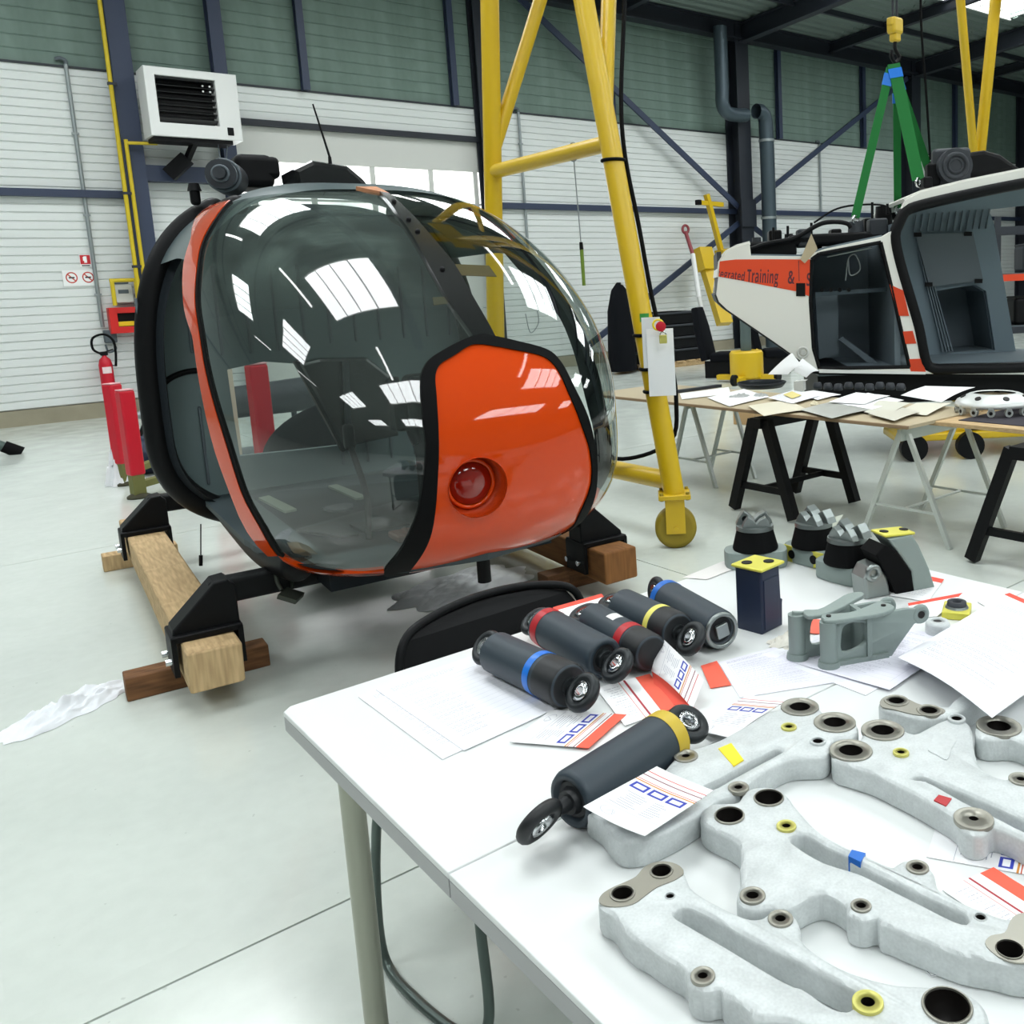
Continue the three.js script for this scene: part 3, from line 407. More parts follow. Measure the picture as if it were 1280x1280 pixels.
  const k2 = part('roof_stub', merge(rb(.05, .09, .05, .02), cyl(.035, .025, .04, 0, .05, 0)), MT.black, heli); k2.position.copy(at(244, 246, -1.55));
  const ab = at(412, 196, -1.1), att = at(391, 130, -1.1); part('antenna', merge(rod(ab, att, .006, .004), rod(ab.clone().add(V(.0, -.16, 0)), ab, .016, .008)), MT.black, heli);
  // undercarriage cross tubes and saddle brackets bolted to the timbers
  for (const [z, n] of [[-.18, 0], [-2.42, 1]]) {
    part('cross_tube', merge(rb(1.86, .11, .1, .025, 0, .43, z)), MT.black, heli).userData.label = 'black undercarriage cross tube';
    for (const s of [-1, 1]) {
      const b = part('saddle_bracket', merge(ext(shapeOf([[-.13, 0], [.13, 0], [.13, .19], [.1, .22], [.05, .215], [-.12, .05]].map(p => [p[0] * -s, p[1]])), .14, .008).translate(s * .96, .27, z - .07), rb(.27, .03, .2, .008, s * .96, .285, z), b2(s * .96 - .135, s * .96 - .115, .13, .29, z - .1, z + .1), b2(s * .96 + .115, s * .96 + .135, .13, .29, z - .1, z + .1)), MT.black, heli); b.userData.label = 'black saddle bracket';
      for (const k of [-.06, .06]) part('bolt', cyl(.014, .014, .03).rotateZ(Math.PI / 2).translate(s * .96 - .145, .19, z + k), MT.chrome, b);
    }
  }
  part('entry_step', merge(tube([hZ(345, 703, -.15), hZ(346, 725, -.12), hZ(352, 738, -.08)], .009), tube([hZ(362, 710, -.15), hZ(366, 735, -.1)], .008), bar(hZ(352, 741, -.08), hZ(375, 748, -.04), .1, .02)), S(0x33382f, .6), heli);
  part('drain_cord', merge(rod(hZ(251, 655, -1), hZ(251, 694, -1), .003), rod(hZ(251, 694, -1), hZ(251, 707, -1), .009)), MT.black, heli);
  part('belly_spigot', rod(hX(603, 690, .1).setY(.36), hX(603, 690, .1).setY(.52), .03), MT.black, heli);
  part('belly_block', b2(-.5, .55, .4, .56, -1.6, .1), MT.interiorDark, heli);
}
// timbers under it
for (const [s, l] of [[-1, 'squared pale timber beam under the door side of the helicopter'], [1, 'brown timber beam under the side of the helicopter beside the gantry wheel']]) {
  const g = thing('timber_beam', l, 'timber', [1.78, 0, -3.91], -5 * D2R);
  const gm = rb(.2, .17, 3.0, .012, s * .96, .185, -1.43), p = gm.attributes.position; for (let i = 0; i < p.count; i++) { const x = p.getX(i), y = p.getY(i), z = p.getZ(i); p.setXYZ(i, x + .006 * noise.noise(x * 9, y * 9, z * 2 + s), y + .006 * noise.noise(x * 9 + 5, y * 9, z * 2), z); }
  part('beam', uvLong(gm, 1.4), s < 0 ? MT.wood : S(0xb08a64, .85, 0, { map: woodTex }), g);
}
for (const [s, z, m, l] of [[-1, -.36, 'darkWood', 'dark board lying across under the pale timber end near the white rag'], [1, -.36, 'darkWood', 'dark board lying across under the timber end by the gantry wheel'], [-1, -2.72, 'wood', 'pale offcut under the rear end of the door side timber'], [1, -2.72, 'darkWood', 'offcut under the rear end of the timber on the gantry side']]) {
  const g = thing('timber_block', l, 'timber', [1.78, 0, -3.91], -5 * D2R); part('board', uvXZ(rb(z < -1 ? .42 : .56, .1, .12, .006, s * .96 - (s < 0 ? .02 : -.02), .05, z + (s > 0 ? .02 : 0)), 1.2), MT[m], g);
}
// ---------------------------------------------------------------- yellow gantry crane with hoist and slings
{
  const g = thing('gantry_crane', 'yellow tubular gantry crane on castors straddling the workshop', 'crane', [0, 0, 0]);
  const BY = 4.75, zc = -5.35;
  for (const [x, s] of [[3.56, 1], [10.15, -1]]) {
    const legB = y => V(x, y, -4.30 - .211 * (y - .36)), legA = y => V(x, y, -6.49 + .117 * (y - .36));
    part('leg', rod(legB(.34), legB(BY), .066, .066, 24), MT.yellow, g); part('leg', rod(legA(.34), legA(BY), .066, .066, 24), MT.yellow, g);
    part('cross_bar', rod(legA(2.53), legB(2.53), .052, .052, 18), MT.yellow, g); part('cross_bar', rod(legA(.42), legB(.42), .06, .06, 18), MT.yellow, g);
    part('knee_brace', rod(legA(2.66), legA(2.66).add(V(s * .75, 2.0, .25)), .05, .05, 18), MT.yellow, g); part('knee_brace', rod(legB(2.7), legB(2.7).add(V(s * .55, 2.0, -.45)), .05, .05, 18), MT.yellow, g);
    for (const L of [legA, legB]) {
      const c = part('castor', merge(rb(.2, .03, .2, .006, 0, .335, 0), b2(-.07, -.055, .1, .32, -.06, .06), b2(.055, .07, .1, .32, -.06, .06), rod([-.08, .13, 0], [.08, .13, 0], .015), cyl(.06, .06, .02, 0, .31, 0)), MT.yellow, g); const p = L(.34); c.position.set(p.x, 0, p.z); c.rotation.y = .9; c.userData.label = 'yellow castor fork';
      part('wheel', lathe([[.02, -.04], [.1, -.045], [.13, -.04], [.13, .04], [.1, .045], [.02, .04]], 32).rotateZ(Math.PI / 2).translate(0, .13, 0), MT.yellowWorn, c);
      for (const [u, v] of [[-.08, -.08], [.08, -.08], [-.08, .08], [.08, .08]]) part('bolt', cyl(.012, .012, .05, u, .34, v, 8), MT.yellowWorn, c);
    }
    part('head_plate', rb(.3, .04, 1.0, .01, x, BY + .02, -5.4), MT.yellow, g);
  }
  part('beam', merge(b2(3.2, 10.5, BY + .04, BY + .08, zc - .1, zc + .1), b2(3.2, 10.5, BY + .3, BY + .34, zc - .1, zc + .1), b2(3.2, 10.5, BY + .08, BY + .3, zc - .012, zc + .012)), MT.yellow, g);
  const lb = y => V(3.56, y, -4.30 - .211 * (y - .36));
  part('power_cable', tube([[4.05, 4.6, -5.1], [3.86, 3.6, -4.9], lb(2.6).add(V(.09, 0, .03)), lb(2).add(V(.085, 0, .03)), lb(1.42).add(V(.085, 0, .04)), lb(1.1).add(V(.12, 0, .06)), lb(.9).add(V(.11, 0, .05)), lb(.66).add(V(.1, 0, -.05)), [3.5, .52, -4.75], [3.45, .6, -5.1]], .014, 90, 8), MT.rubber, g);
  for (const y of [2.42, 1.33, 1.12, .98]) part('strap', new THREE.TorusGeometry(.07, .011, 8, 26).rotateX(Math.PI / 2).translate(...lb(y).toArray()), MT.rubber, g);
  const st = part('sticker', new THREE.CylinderGeometry(.0672, .0672, .09, 16, 1, true, -.9, .9).translate(...lb(1.42).toArray()), S(0x2f8f3a, .5), g); part('sticker_disc', new THREE.CylinderGeometry(.0678, .0678, .05, 16, 1, true, -.75, .6).translate(...lb(1.41).toArray()), MT.white, st);
}
{ // paper hung on the gantry leg
  const p0 = atX(806, 398, 3.7);
  const sheet = thing('paper_sheet', 'white paper sheets hung on the gantry leg with a padlock', 'paper', atX(823, 447, 3.42), 0);
  sheet.rotation.y = -.7; const q = .0042; const w = 34 * q, h = 94 * q * .96;
  part('front_page', rb(.16, .4, .004, .001, .015, -.03, 0), MT.paper, sheet); part('back_page', rb(.11, .3, .003, .001, -.035, .09, -.006), S(0xdfe2e4, .8), sheet); 
  const k = thing('padlock', 'brass padlock with a red tag hanging over the paper on the gantry leg', 'padlock', atX(829, 424, 3.405), -.7);
  part('body', rb(.045, .05, .02, .005), MT.brassy, k); part('shackle', new THREE.TorusGeometry(.017, .004, 8, 16, Math.PI).translate(0, .025, 0), MT.chrome, k); part('tag', lathe([[0, 0], [.03, 0], [.03, .008], [0, .008]], 20).rotateX(Math.PI / 2).translate(-.01, .075, .005), MT.red, k); part('ring', new THREE.TorusGeometry(.03, .006, 8, 20).translate(-.025, .085, 0), MT.tapeYellow, k);
}
const hook = atZ(1119, 64, -5.35);
{
  const h = thing('chain_hoist', 'yellow hook block hanging on chain above the green slings', 'hoist', [hook.x, 0, hook.z]);
  part('chain', merge(rod([-.03, hook.y + .28, 0], [-.03, 4.78, 0], .012), rod([.03, hook.y + .28, 0], [.03, 4.78, 0], .012)), MT.steelDark, h);
  part('hook_block', merge(rb(.15, .15, .1, .03, 0, hook.y + .22, 0), rb(.09, .08, .08, .02, 0, hook.y + .12, 0), rb(.18, .08, .07, .02, 0, hook.y + .25, 0)), MT.yellow, h);
  part('hook', tube([[0, hook.y + .1, 0], [.0, hook.y + .02, 0], [.06, hook.y - .05, 0], [.0, hook.y - .1, 0], [-.06, hook.y - .05, 0], [-.05, hook.y, 0]], .018, 30, 8), MT.black, h);
  part('trolley', rb(.3, .2, .3, .03, 0, 4.7, 0), MT.yellow, h);
  const pc = thing('pendant_cable', 'thin dark control cable hanging beside the slings', 'cable', [0, 0, 0]); part('cable', tube([atZ(1150, -40, -5.1), atZ(1152, 40, -5.1), atZ(1158, 120, -5.1), atZ(1163, 200, -5.1)], .012, 30, 6), MT.rubber, pc);
}
{ // second helicopter
  const D = 8.05, th = -41.35 * D2R, ctr = atD(1140, 470, D);
  const H = thing('helicopter_fuselage', 'white and orange helicopter fuselage hanging in green slings', 'helicopter', [ctr.x, 0, ctr.z], th); H.updateMatrixWorld(true);
  const inv = H.matrixWorld.clone().invert();
  const L2 = (px, py, z = 0) => { const o = EYE.clone().applyMatrix4(inv), d = EYE.clone().add(rayDir(px, py)).applyMatrix4(inv).sub(o); return o.addScaledVector(d, (z - o.z) / d.z); };
  const q = pts => crop(860, 180, 3.048, pts), loc = (pts, z = 0) => pts.map(p => L2(p[0], p[1], z)).map(v => [v.x, v.y]);
  const W = 1.35, lin = S(0x66737b, .65);
  const side = loc(q([[108, 575], [116, 505], [122, 450], [150, 408], [190, 388], [235, 376], [240, 425], [440, 428], [520, 400], [740, 352], [778, 330], [800, 270], [830, 212], [895, 180], [1050, 142], [1280, 96], [1500, 65], [1700, 110], [1800, 300], [1790, 600], [1700, 840], [1500, 880], [910, 876], [500, 866], [480, 862], [330, 755], [150, 632], [118, 602]]));
  const door = loc(q([[470, 440], [500, 418], [735, 374], [775, 540], [845, 850], [500, 856], [478, 780], [466, 600]]));
  const cab = loc(q([[790, 350], [806, 300], [830, 255], [860, 240], [900, 228], [1280, 148], [1500, 120], [1640, 150], [1700, 320], [1680, 600], [1600, 830], [1300, 852], [1000, 858], [940, 858], [915, 845], [880, 700]]));
  const body = part('side_skin', ext(shapeOf(side, [door.slice().reverse(), cab.slice().reverse()]), .06, .004).translate(0, 0, -.06), MT.heliWhite, H); body.userData.label = 'white side skin with door openings';
  part('side_skin', ext(shapeOf(side, [cab.slice().reverse()]), .06, .004).translate(0, 0, -W), MT.heliWhite, H);
  const orient = c => c; 
  // skins between the sides
  const strip = (pts, m, name, z0 = -.03, z1 = -W + .03, t = .03) => { for (let i = 0; i + 1 < pts.length; i++) { const a = pts[i], b = pts[i + 1], dx = b[0] - a[0], dy = b[1] - a[1], l = Math.hypot(dx, dy); const p = part(name, bx(l + .01, t, z0 - z1).applyMatrix4(new THREE.Matrix4().makeRotationZ(Math.atan2(dy, dx)).setPosition((a[0] + b[0]) / 2, (a[1] + b[1]) / 2, (z0 + z1) / 2)), m, H); } };
  strip(side.slice(12, 19), MT.heliWhite, 'roof_panel'); strip([side[5], side[4], side[3], side[2], side[1]], MT.heliWhite, 'tail_panel'); strip([side[0], side[27], side[26], side[25], side[24]], MT.darkGrey, 'tail_floor'); strip([side[6], side[7], side[8], side[9]], lin, 'deck_panel');
  strip([side[24], side[23], side[22], side[21]], MT.black, 'floor_panel', -.03, -W + .03, .06);
  part('tail_bulkhead', b2(side[0][0] + .02, side[0][0] + .06, side[0][1], side[3][1], -W + .1, -.1), MT.darkGrey, H);
  // orange stripe with lettering
  const st = loc(q([[116, 505], [121, 447], [180, 440], [300, 439], [440, 440], [470, 440], [466, 582], [415, 562], [300, 540], [200, 520]]), .003);
  const xs = st.map(p => p[0]), ys = st.map(p => p[1]), bxx = [Math.min(...xs), Math.max(...xs), Math.min(...ys), Math.max(...ys)];
  const tx = canvas(1024, 416, (c, w, h) => { c.fillStyle = '#e0481c'; c.fillRect(0, 0, w, h); c.fillStyle = '#54202e'; c.save(); c.translate(6, 170); c.rotate(.155); c.font = 'bold 128px sans-serif'; c.scale(.58, 1); c.fillText('tegrated', -40, 12); c.restore(); c.font = 'bold 185px sans-serif'; for (const [t, x, y, k] of [['Training', 308, 236, .47], ['&', 752, 270, .6], ['S', 955, 300, .6]]) { c.save(); c.translate(x, y); c.rotate(.09); c.scale(k, 1); c.fillText(t, 0, 0); c.restore(); } c.fillRect(880, 40, 8, 210); });
  const sg = new THREE.ShapeGeometry(shapeOf(st)), sp = sg.attributes.position, su = sg.attributes.uv; for (let i = 0; i < sp.count; i++) su.setXY(i, (sp.getX(i) - bxx[0]) / (bxx[1] - bxx[0]), (sp.getY(i) - bxx[2]) / (bxx[3] - bxx[2]));
  part('stripe', sg.translate(0, 0, .003), S(0xffffff, .45, 0, { map: tx, side: THREE.DoubleSide }), H).userData.label = 'orange stripe with dark lettering';
  const flat = (name, pts, m, z = .004, d = .006) => part(name, ext(shapeOf(loc(q(pts), z)), d).translate(0, 0, z - d + .002), m, H);
  flat('pillar_band', [[768, 535], [820, 558], [842, 655], [800, 655]], MT.orangeRed); flat('pillar_band', [[812, 715], [856, 712], [870, 760], [824, 762]], MT.orangeRed); flat('pillar_band', [[838, 820], [892, 818], [906, 868], [850, 870]], MT.orangeRed);
  flat('stripe_block', [[412, 530], [447, 530], [447, 580], [412, 580]], MT.black); flat('data_plate', [[428, 440], [470, 342], [494, 400], [445, 455]], MT.ply, .03, .006);
  flat('sill_trim', [[500, 858], [905, 868], [905, 878], [500, 872]], MT.white, .01, .01);
  part('tie_down', merge(new THREE.TorusGeometry(.045, .01, 8, 20), cyl(.02, .02, .03).rotateX(Math.PI / 2)).translate(...(() => { const v = L2(...q([[438, 795]])[0], .02); return [v.x, v.y, .01]; })()), MT.offwhite, H);
  // black door surround and dark interior
  const loop = (pts, r, z, name, m) => part(name, tube(pts.map(p => V(p[0], p[1], z)), r, 120, 8, true), m, H);
  loop(cab, .05, -.02, 'cabin_surround', MT.black); part('door_surround', merge(door.map((p, i) => rod(V(p[0], p[1], -.01), V(...door[(i + 1) % door.length], -.01), .018))), MT.black, H); loop(cab, .05, -W + .02, 'cabin_surround', MT.black);
  const fX = L2(...q([[500, 850]])[0]).x, eX = L2(...q([[1700, 850]])[0]).x, sy = L2(1040, 462).y;
  part('cabin_floor', b2(fX, eX, sy - .06, sy, -W + .06, -.05), lin, H);
  part('keel', b2(fX, eX - .3, sy - .34, sy - .06, -W + .2, -.12), MT.black, H);
  const bxm = L2(...q([[790, 500]])[0]).x; part('mid_bulkhead', b2(bxm, bxm + .05, sy, L2(...q([[800, 300]])[0]).y, -W + .06, -.06), lin, H);
  const bxr = L2(...q([[480, 600]])[0]).x; part('rear_bulkhead', b2(bxr - .1, bxr - .05, sy, L2(...q([[480, 460]])[0]).y, -W + .06, -.06), lin, H);
  const inn = (name, pts, m, z, d = .03) => part(name, ext(shapeOf(loc(q(pts), z)), d).translate(0, 0, z - d), m, H);
  inn('far_lining', [[440, 440], [560, 385], [760, 350], [790, 500], [850, 870], [450, 860]], lin, -W + .12, .03);
  const hatch = [[930, 562], [1090, 535], [1135, 560], [1170, 785], [985, 800]], lz = -W + .3;
  part('liner_panel', ext(shapeOf(loc(q([[762, 345], [815, 232], [900, 205], [1060, 178], [1300, 128], [1300, 232], [1145, 250], [1165, 300], [1250, 795], [1000, 830], [890, 845], [850, 700]]), lz), [loc(q(hatch), lz)]), .05).translate(0, 0, lz - .05), S(0x71818b, .6), H).userData.label = 'grey blue ribbed cabin lining';
  { const hp = loc(q(hatch), lz); for (let i = 0; i < hp.length; i++) { const A = hp[i], Bq = hp[(i + 1) % hp.length], dx = Bq[0] - A[0], dy = Bq[1] - A[1]; part('hatch_wall', bx(Math.hypot(dx, dy) + .02, .015, .6).applyMatrix4(new THREE.Matrix4().makeRotationZ(Math.atan2(dy, dx)).setPosition((A[0] + Bq[0]) / 2, (A[1] + Bq[1]) / 2, lz - .35)), lin, H); } part('hatch_back', ext(shapeOf(hp), .02).translate(0, 0, lz - .66), lin, H); }
  inn('hatch_panel', [[868, 345], [1085, 335], [1125, 520], [920, 545]], MT.midGrey, -W + .36, .03);
  for (const [x, y] of [[876, 345], [1068, 342], [918, 535], [1108, 522]]) inn('clip', [[x - 14, y - 8], [x + 14, y - 8], [x + 14, y + 8], [x - 14, y + 8]], MT.black, -W + .38, .02);
  for (let i = 0; i < 12; i++) { const x = 860 + i * 25; inn('lining_rib', [[x, 335 - i * 1.2], [x + 10 + i * .5, 268 - i * 2], [x + 13 + i * .5, 268 - i * 2], [x + 3, 335 - i * 1.2]], lin, -W + .34, .03); }
  for (let i = 0; i < 4; i++) inn('lining_rib', [[880 + i * 16, 420 + i * 30], [884 + i * 16, 420 + i * 30], [975 + i * 12, 790], [970 + i * 12, 790]], lin, -W + .34, .03);
  inn('inner_frame', [[485, 565], [775, 545], [780, 560], [485, 582]], MT.duct, -.35, .04); inn('inner_frame', [[485, 582], [570, 575], [575, 800], [500, 820]], lin, -.6, .04); inn('inner_brace', [[575, 745], [590, 735], [720, 830], [700, 845]], lin, -.5, .04);
  for (let i = 0; i < 4; i++) part('lightening_hole', cyl(.018, .018, .01, 0, 0, 0, 14).rotateX(Math.PI / 2).translate(...(() => { const v = L2(...q([[510 + i * 34, 556]])[0], -.35); return [v.x, v.y, -.345]; })()), MT.black, H);
  part('wire_loop', merge(tube(q([[600, 520], [615, 430], [635, 420], [655, 480], [620, 500], [610, 440]]).map(p => L2(p[0], p[1], -.25)), .007, 50, 6), tube(q([[530, 430], [600, 415], [700, 395]]).map(p => L2(p[0], p[1], -.2)), .008, 30, 6)), MT.pipeGrey, H);
  // machinery on the transmission deck
  const dk = (px, py, z) => L2(...q([[px, py]])[0], z);
  const mach = [[262, 395, .05, .1], [330, 370, .06, .12], [385, 380, .05, .1], [440, 360, .06, .1], [480, 385, .08, .08], [560, 345, .05, .06], [640, 330, .08, .09], [690, 325, .06, .12], [745, 290, .09, .14], [720, 320, .08, .1]];
  mach.forEach(([x, y, w, h], i) => { const v = dk(x, y, -.35 - (i % 3) * .2); part('gearbox_part', i % 2 ? rb(w * 2, h * 1.6, .2, .02).translate(v.x, v.y, v.z) : cyl(w, w * .8, h * 1.8).translate(v.x, v.y, v.z), i % 3 ? MT.black : MT.darkGrey, H); });
  part('deck_pipe', merge(tube([dk(240, 400, -.2), dk(300, 380, -.2), dk(400, 360, -.2), dk(520, 300, -.2), dk(610, 305, -.2), dk(620, 320, -.2)], .02, 50, 8), tube([dk(480, 300, -.5), dk(560, 250, -.5), dk(650, 232, -.5), dk(760, 240, -.5), dk(775, 270, -.5)], .01, 40, 6)), MT.black, H);
  for (const [x, y0, y1] of [[325, 400, 318], [380, 390, 312], [470, 360, 300], [702, 300, 222], [760, 270, 228]]) part('deck_post', rod(dk(x, y0, -.4), dk(x, y1, -.4), .012), MT.black, H);
  part('deck_box', rb(.5, .14, .5, .03).translate(...dk(300, 405, -.5).toArray()), MT.black, H); part('deck_box', rb(.9, .1, .5, .03).translate(...dk(560, 365, -.5).toArray()), MT.black, H);
  // intake and motor on the roof
  const rm = part('roof_motor', merge(cyl(.15, .15, .2).rotateX(Math.PI / 2), new THREE.TorusGeometry(.1, .02, 8, 24).translate(0, 0, .1), new THREE.TorusGeometry(.06, .012, 8, 24).translate(0, 0, .1), rb(.34, .34, .12, .04, 0, 0, -.06)), MT.darkGrey, H); rm.position.copy(dk(1008, 88, -.35));
  const fr = part('roof_fairing', ext(shapeOf(loc(q([[960, 145], [955, 50], [1050, 38], [1120, 28], [1180, 45], [1250, 95], [1240, 108], [1080, 130]]), -.5)), .5, .04).translate(0, 0, -.9), MT.black, H); fr.userData.label = 'black roof fairing';
  part('mount_bracket', merge(rb(.12, .2, .12, .02).translate(...dk(932, 120, -.4).toArray()), rb(.08, .1, .2, .02).translate(...dk(905, 150, -.3).toArray())), MT.black, H);
  // slings
  const P4 = (px, py, z) => L2(px, py, z).applyMatrix4(H.matrixWorld);
  for (const [a, b, l, w] of [[[1113, 85, -.6], [1069, 272, -.3], 'green lifting sling running down to the gearbox deck', .075], [[1117, 80, -.6], [1148, 225, -.3], 'broad green lifting sling in front running to the cabin roof', .11], [[1122, 100, -.7], [1162, 215, -.9], 'green lifting sling on the far side of the cabin roof', .08], [[1121, 110, -.7], [1122, 260, -1.0], 'dark green lifting sling hanging straight down behind the others', .07]]) {
    const A = P4(...a), Bb = P4(...b), s = thing('lifting_sling', l, 'sling', [0, 0, 0]); const up = V(.66, 0, -.75);
    part('webbing', bar(A, Bb, w, .012, V(-.66, .2, .75)), MT.green, s); part('shackle', new THREE.TorusGeometry(.035, .012, 8, 18).translate(Bb.x, Bb.y - .02, Bb.z), MT.chrome, s);
    part('sleeve', bar(A.clone().lerp(Bb, .04), A.clone().lerp(Bb, .12), w + .012, .02, V(-.66, .2, .75)), MT.blue, s);
  }
}
// ---------------------------------------------------------------- foreground tables and chair
for (const [z0, z1, l, legs] of [[-2.045, -1.245, 'white laminate table beside the black chair', [[.585, -1.78], [2.2, -1.95], [2.2, -1.34]]], [-1.241, -.43, 'second white laminate table butted against the first one', [[.62, -.5], [2.2, -.5], [2.2, -1.1]]]]) {
  const g = thing('work_table', l, 'table', [0, 0, 0], 0, null), x0 = .54, x1 = 2.27, cx = (x0 + x1) / 2, cz = (z0 + z1) / 2;
  const k = z0 < -2 ? .02 : 0, shp = shapeOf(k ? [[x0 + k, -z0], [x1 - k, -z0], [x1, -z0 - k], [x1, -z1], [x0, -z1], [x0, -z0 - k]] : [[x0, -z0], [x1, -z0], [x1, -z1], [x0, -z1]]);
  part('tabletop', ext(shp, .012, .002).rotateX(-Math.PI / 2).translate(0, TOP - .012, 0), MT.tabletop, g); part('edge_band', ext(shp, .032, .001).rotateX(-Math.PI / 2).translate(0, TOP - .044, 0), MT.tableEdge, g);
  for (const [x, z] of legs) { const L = part('leg', rod([x, 0, z], [x, TOP - .036, z], .024, .024, 24), MT.tableLeg, g); part('foot', cyl(.026, .022, .02, x, .01, z, 20), MT.midGrey, L); }
}
{
  const g = thing('stacking_chair', 'black stacking chair with a tubular sled frame tucked under the table', 'chair', [0, 0, 0]);
  const bk = []; const px = [[489, 800], [540, 765], [600, 738], [650, 727], [690, 728], [704, 745]];
  const zb = -2.24, x0 = .89, x1 = 1.45;
  const shp = shapeOf([[x0 + .01, .42], [x1 - .01, .42], [x1, .6], [x1 - .004, .7], [x1 - .03, .74], [x1 - .1, .762], [(x0 + x1) / 2, .77], [x0 + .1, .757], [x0 + .03, .735], [x0 + .004, .695], [x0, .6]]);
  const gb = ext(shp, .02, .006).translate(0, 0, zb - .02), p = gb.attributes.position; for (let i = 0; i < p.count; i++) { const t = (p.getX(i) - (x0 + x1) / 2) / .28; p.setZ(i, p.getZ(i) + .05 * t * t - (p.getY(i) - .42) * .12); } gb.computeVertexNormals();
  part('backrest', toCreasedNormals(gb, .5), MT.black, g);
  const zz = (x, y) => zb + .05 * ((x - 1.18) / .28) ** 2 - (y - .42) * .12;
  part('back_frame', tube([[x0 - .01, .4, zz(x0, .4)], [x0 - .012, .6, zz(x0, .6)], [x0 - .002, .7, zz(x0, .7)], [x0 + .03, .745, zz(x0 + .03, .74)], [x0 + .12, .768, zz(x0 + .12, .76)], [1.17, .78, zz(1.17, .78)], [x1 - .12, .772, zz(x1 - .12, .77)], [x1 - .02, .745, zz(x1, .74)], [x1 + .012, .69, zz(x1, .69)], [x1 + .012, .55, zz(x1, .55)], [x1 + .01, .4, zz(x1, .4)]], .012, 80, 10), MT.black, g);
  part('seat', rb(.54, .03, .44, .012, 1.18, .44, -2.06), MT.black, g);
  const A = atY(478, 1205, .012), S1 = atY(490, 1070, .43).setY(.43);
  part('sled_frame', tube([[.9, .43, -2.2], [.75, .43, -2.07], [.72, .3, -2.065], [.71, .06, -2.065], [.712, .014, -2.04], [.715, .012, -1.9], [.75, .012, -1.72], [.775, .05, -1.66], [.8, .25, -1.7], [.82, .43, -1.76]], .012, 120, 10), S(0x5f6b66, .35, .6), g);
  part('sled_frame', tube([[1.46, .43, -2.2], [1.5, .3, -2.18], [1.52, .014, -2.14], [1.5, .012, -1.8], [1.48, .05, -1.72], [1.45, .43, -1.84]], .012, 90, 10), MT.darkGrey, g);
}
// ---------------------------------------------------------------- paper
const lines = (c, x0, y0, w, n, dy, a = .35) => { a = Math.min(1, a * 1.7); for (let i = 0; i < n; i++) { c.fillStyle = `rgba(70,75,100,${a * (.6 + .4 * rnd())})`; let x = x0; const e = x0 + w * (.55 + .45 * rnd()); while (x < e) { const l = 6 + rnd() * 22; c.fillRect(x, y0 + i * dy, Math.min(l, e - x), 2.2); x += l + 5; } } };
const pageTex = v => canvas(512, 724, (c, w, h) => { c.fillStyle = v % 2 ? '#e4e3ee' : '#e9eaf0'; c.fillRect(0, 0, w, h); lines(c, 40, 40, 300, 4, 10, .5); c.strokeStyle = 'rgba(90,95,120,.35)'; c.strokeRect(40, 110, w - 80, h - 190); for (let i = 0; i < 14; i++) { const y = 110 + i * 38; c.beginPath(); c.moveTo(40, y); c.lineTo(w - 40, y); c.stroke(); lines(c, 50, y + 9, v === 2 ? 180 : 380, 2, 12, .4); } });
const tagTex = (v) => canvas(512, 320, (c, w, h) => {
  c.fillStyle = '#ececee'; c.fillRect(0, 0, w, h); c.strokeStyle = 'rgba(80,85,110,.55)'; c.lineWidth = 2; c.beginPath(); c.ellipse(62, 80, 26, 36, .3, .4, 5.6); c.stroke(); c.beginPath(); c.moveTo(40, 70); c.lineTo(80, 96); c.lineTo(50, 112); c.stroke(); c.beginPath(); c.moveTo(108, 8); c.lineTo(108, h - 8); c.stroke();
  for (let i = 0; i < 8; i++) { c.fillStyle = 'rgba(80,85,110,.5)'; c.fillRect(128 + i * 17, 30 + 40 * rnd(), 4, 60 + 60 * rnd()); c.fillRect(128 + i * 17, 190, 4, 40 + 60 * rnd()); }
  for (let i = 0; i < 3; i++) { c.strokeStyle = '#2b3aa8'; c.lineWidth = 13; c.strokeRect(290, 26 + i * 98, 44, 70); }
  c.fillStyle = '#d08a3c'; c.fillRect(356, 0, 9, h); c.fillStyle = '#c9502e'; c.fillRect(372, 0, 5, h); c.fillStyle = '#7a2a3a'; c.fillRect(412, 0, 7, h); c.fillStyle = '#c94038'; c.fillRect(448, 0, 6, h);
  if (v) { c.fillStyle = '#f0634c'; c.fillRect(430, 0, 82, h); } });
const redEnd = canvas(256, 256, (c, w, h) => { c.fillStyle = '#f5f5f6'; c.fillRect(0, 0, w, h); c.fillStyle = '#f0634c'; c.fillRect(0, 0, 70, h); c.fillStyle = '#a8323c'; c.fillRect(120, 0, 10, h); c.fillStyle = '#d98a86'; c.fillRect(150, 0, 4, h); lines(c, 165, 30, 70, 14, 15, .35); });
const redEdge = canvas(256, 256, (c, w, h) => { c.fillStyle = '#f4f4f5'; c.fillRect(0, 0, w, h); c.fillStyle = '#e8513f'; c.fillRect(0, 0, w, 46); lines(c, 20, 80, 200, 10, 14, .35); });
const pgM = [0, 1, 2].map(v => S(0xffffff, .85, 0, { map: pageTex(v) })), tagM = [0, 1].map(v => S(0xffffff, .7, 0, { map: tagTex(v) })), redM = S(0xffffff, .75, 0, { map: redEnd }), redEdgeM = S(0xffffff, .75, 0, { map: redEdge });
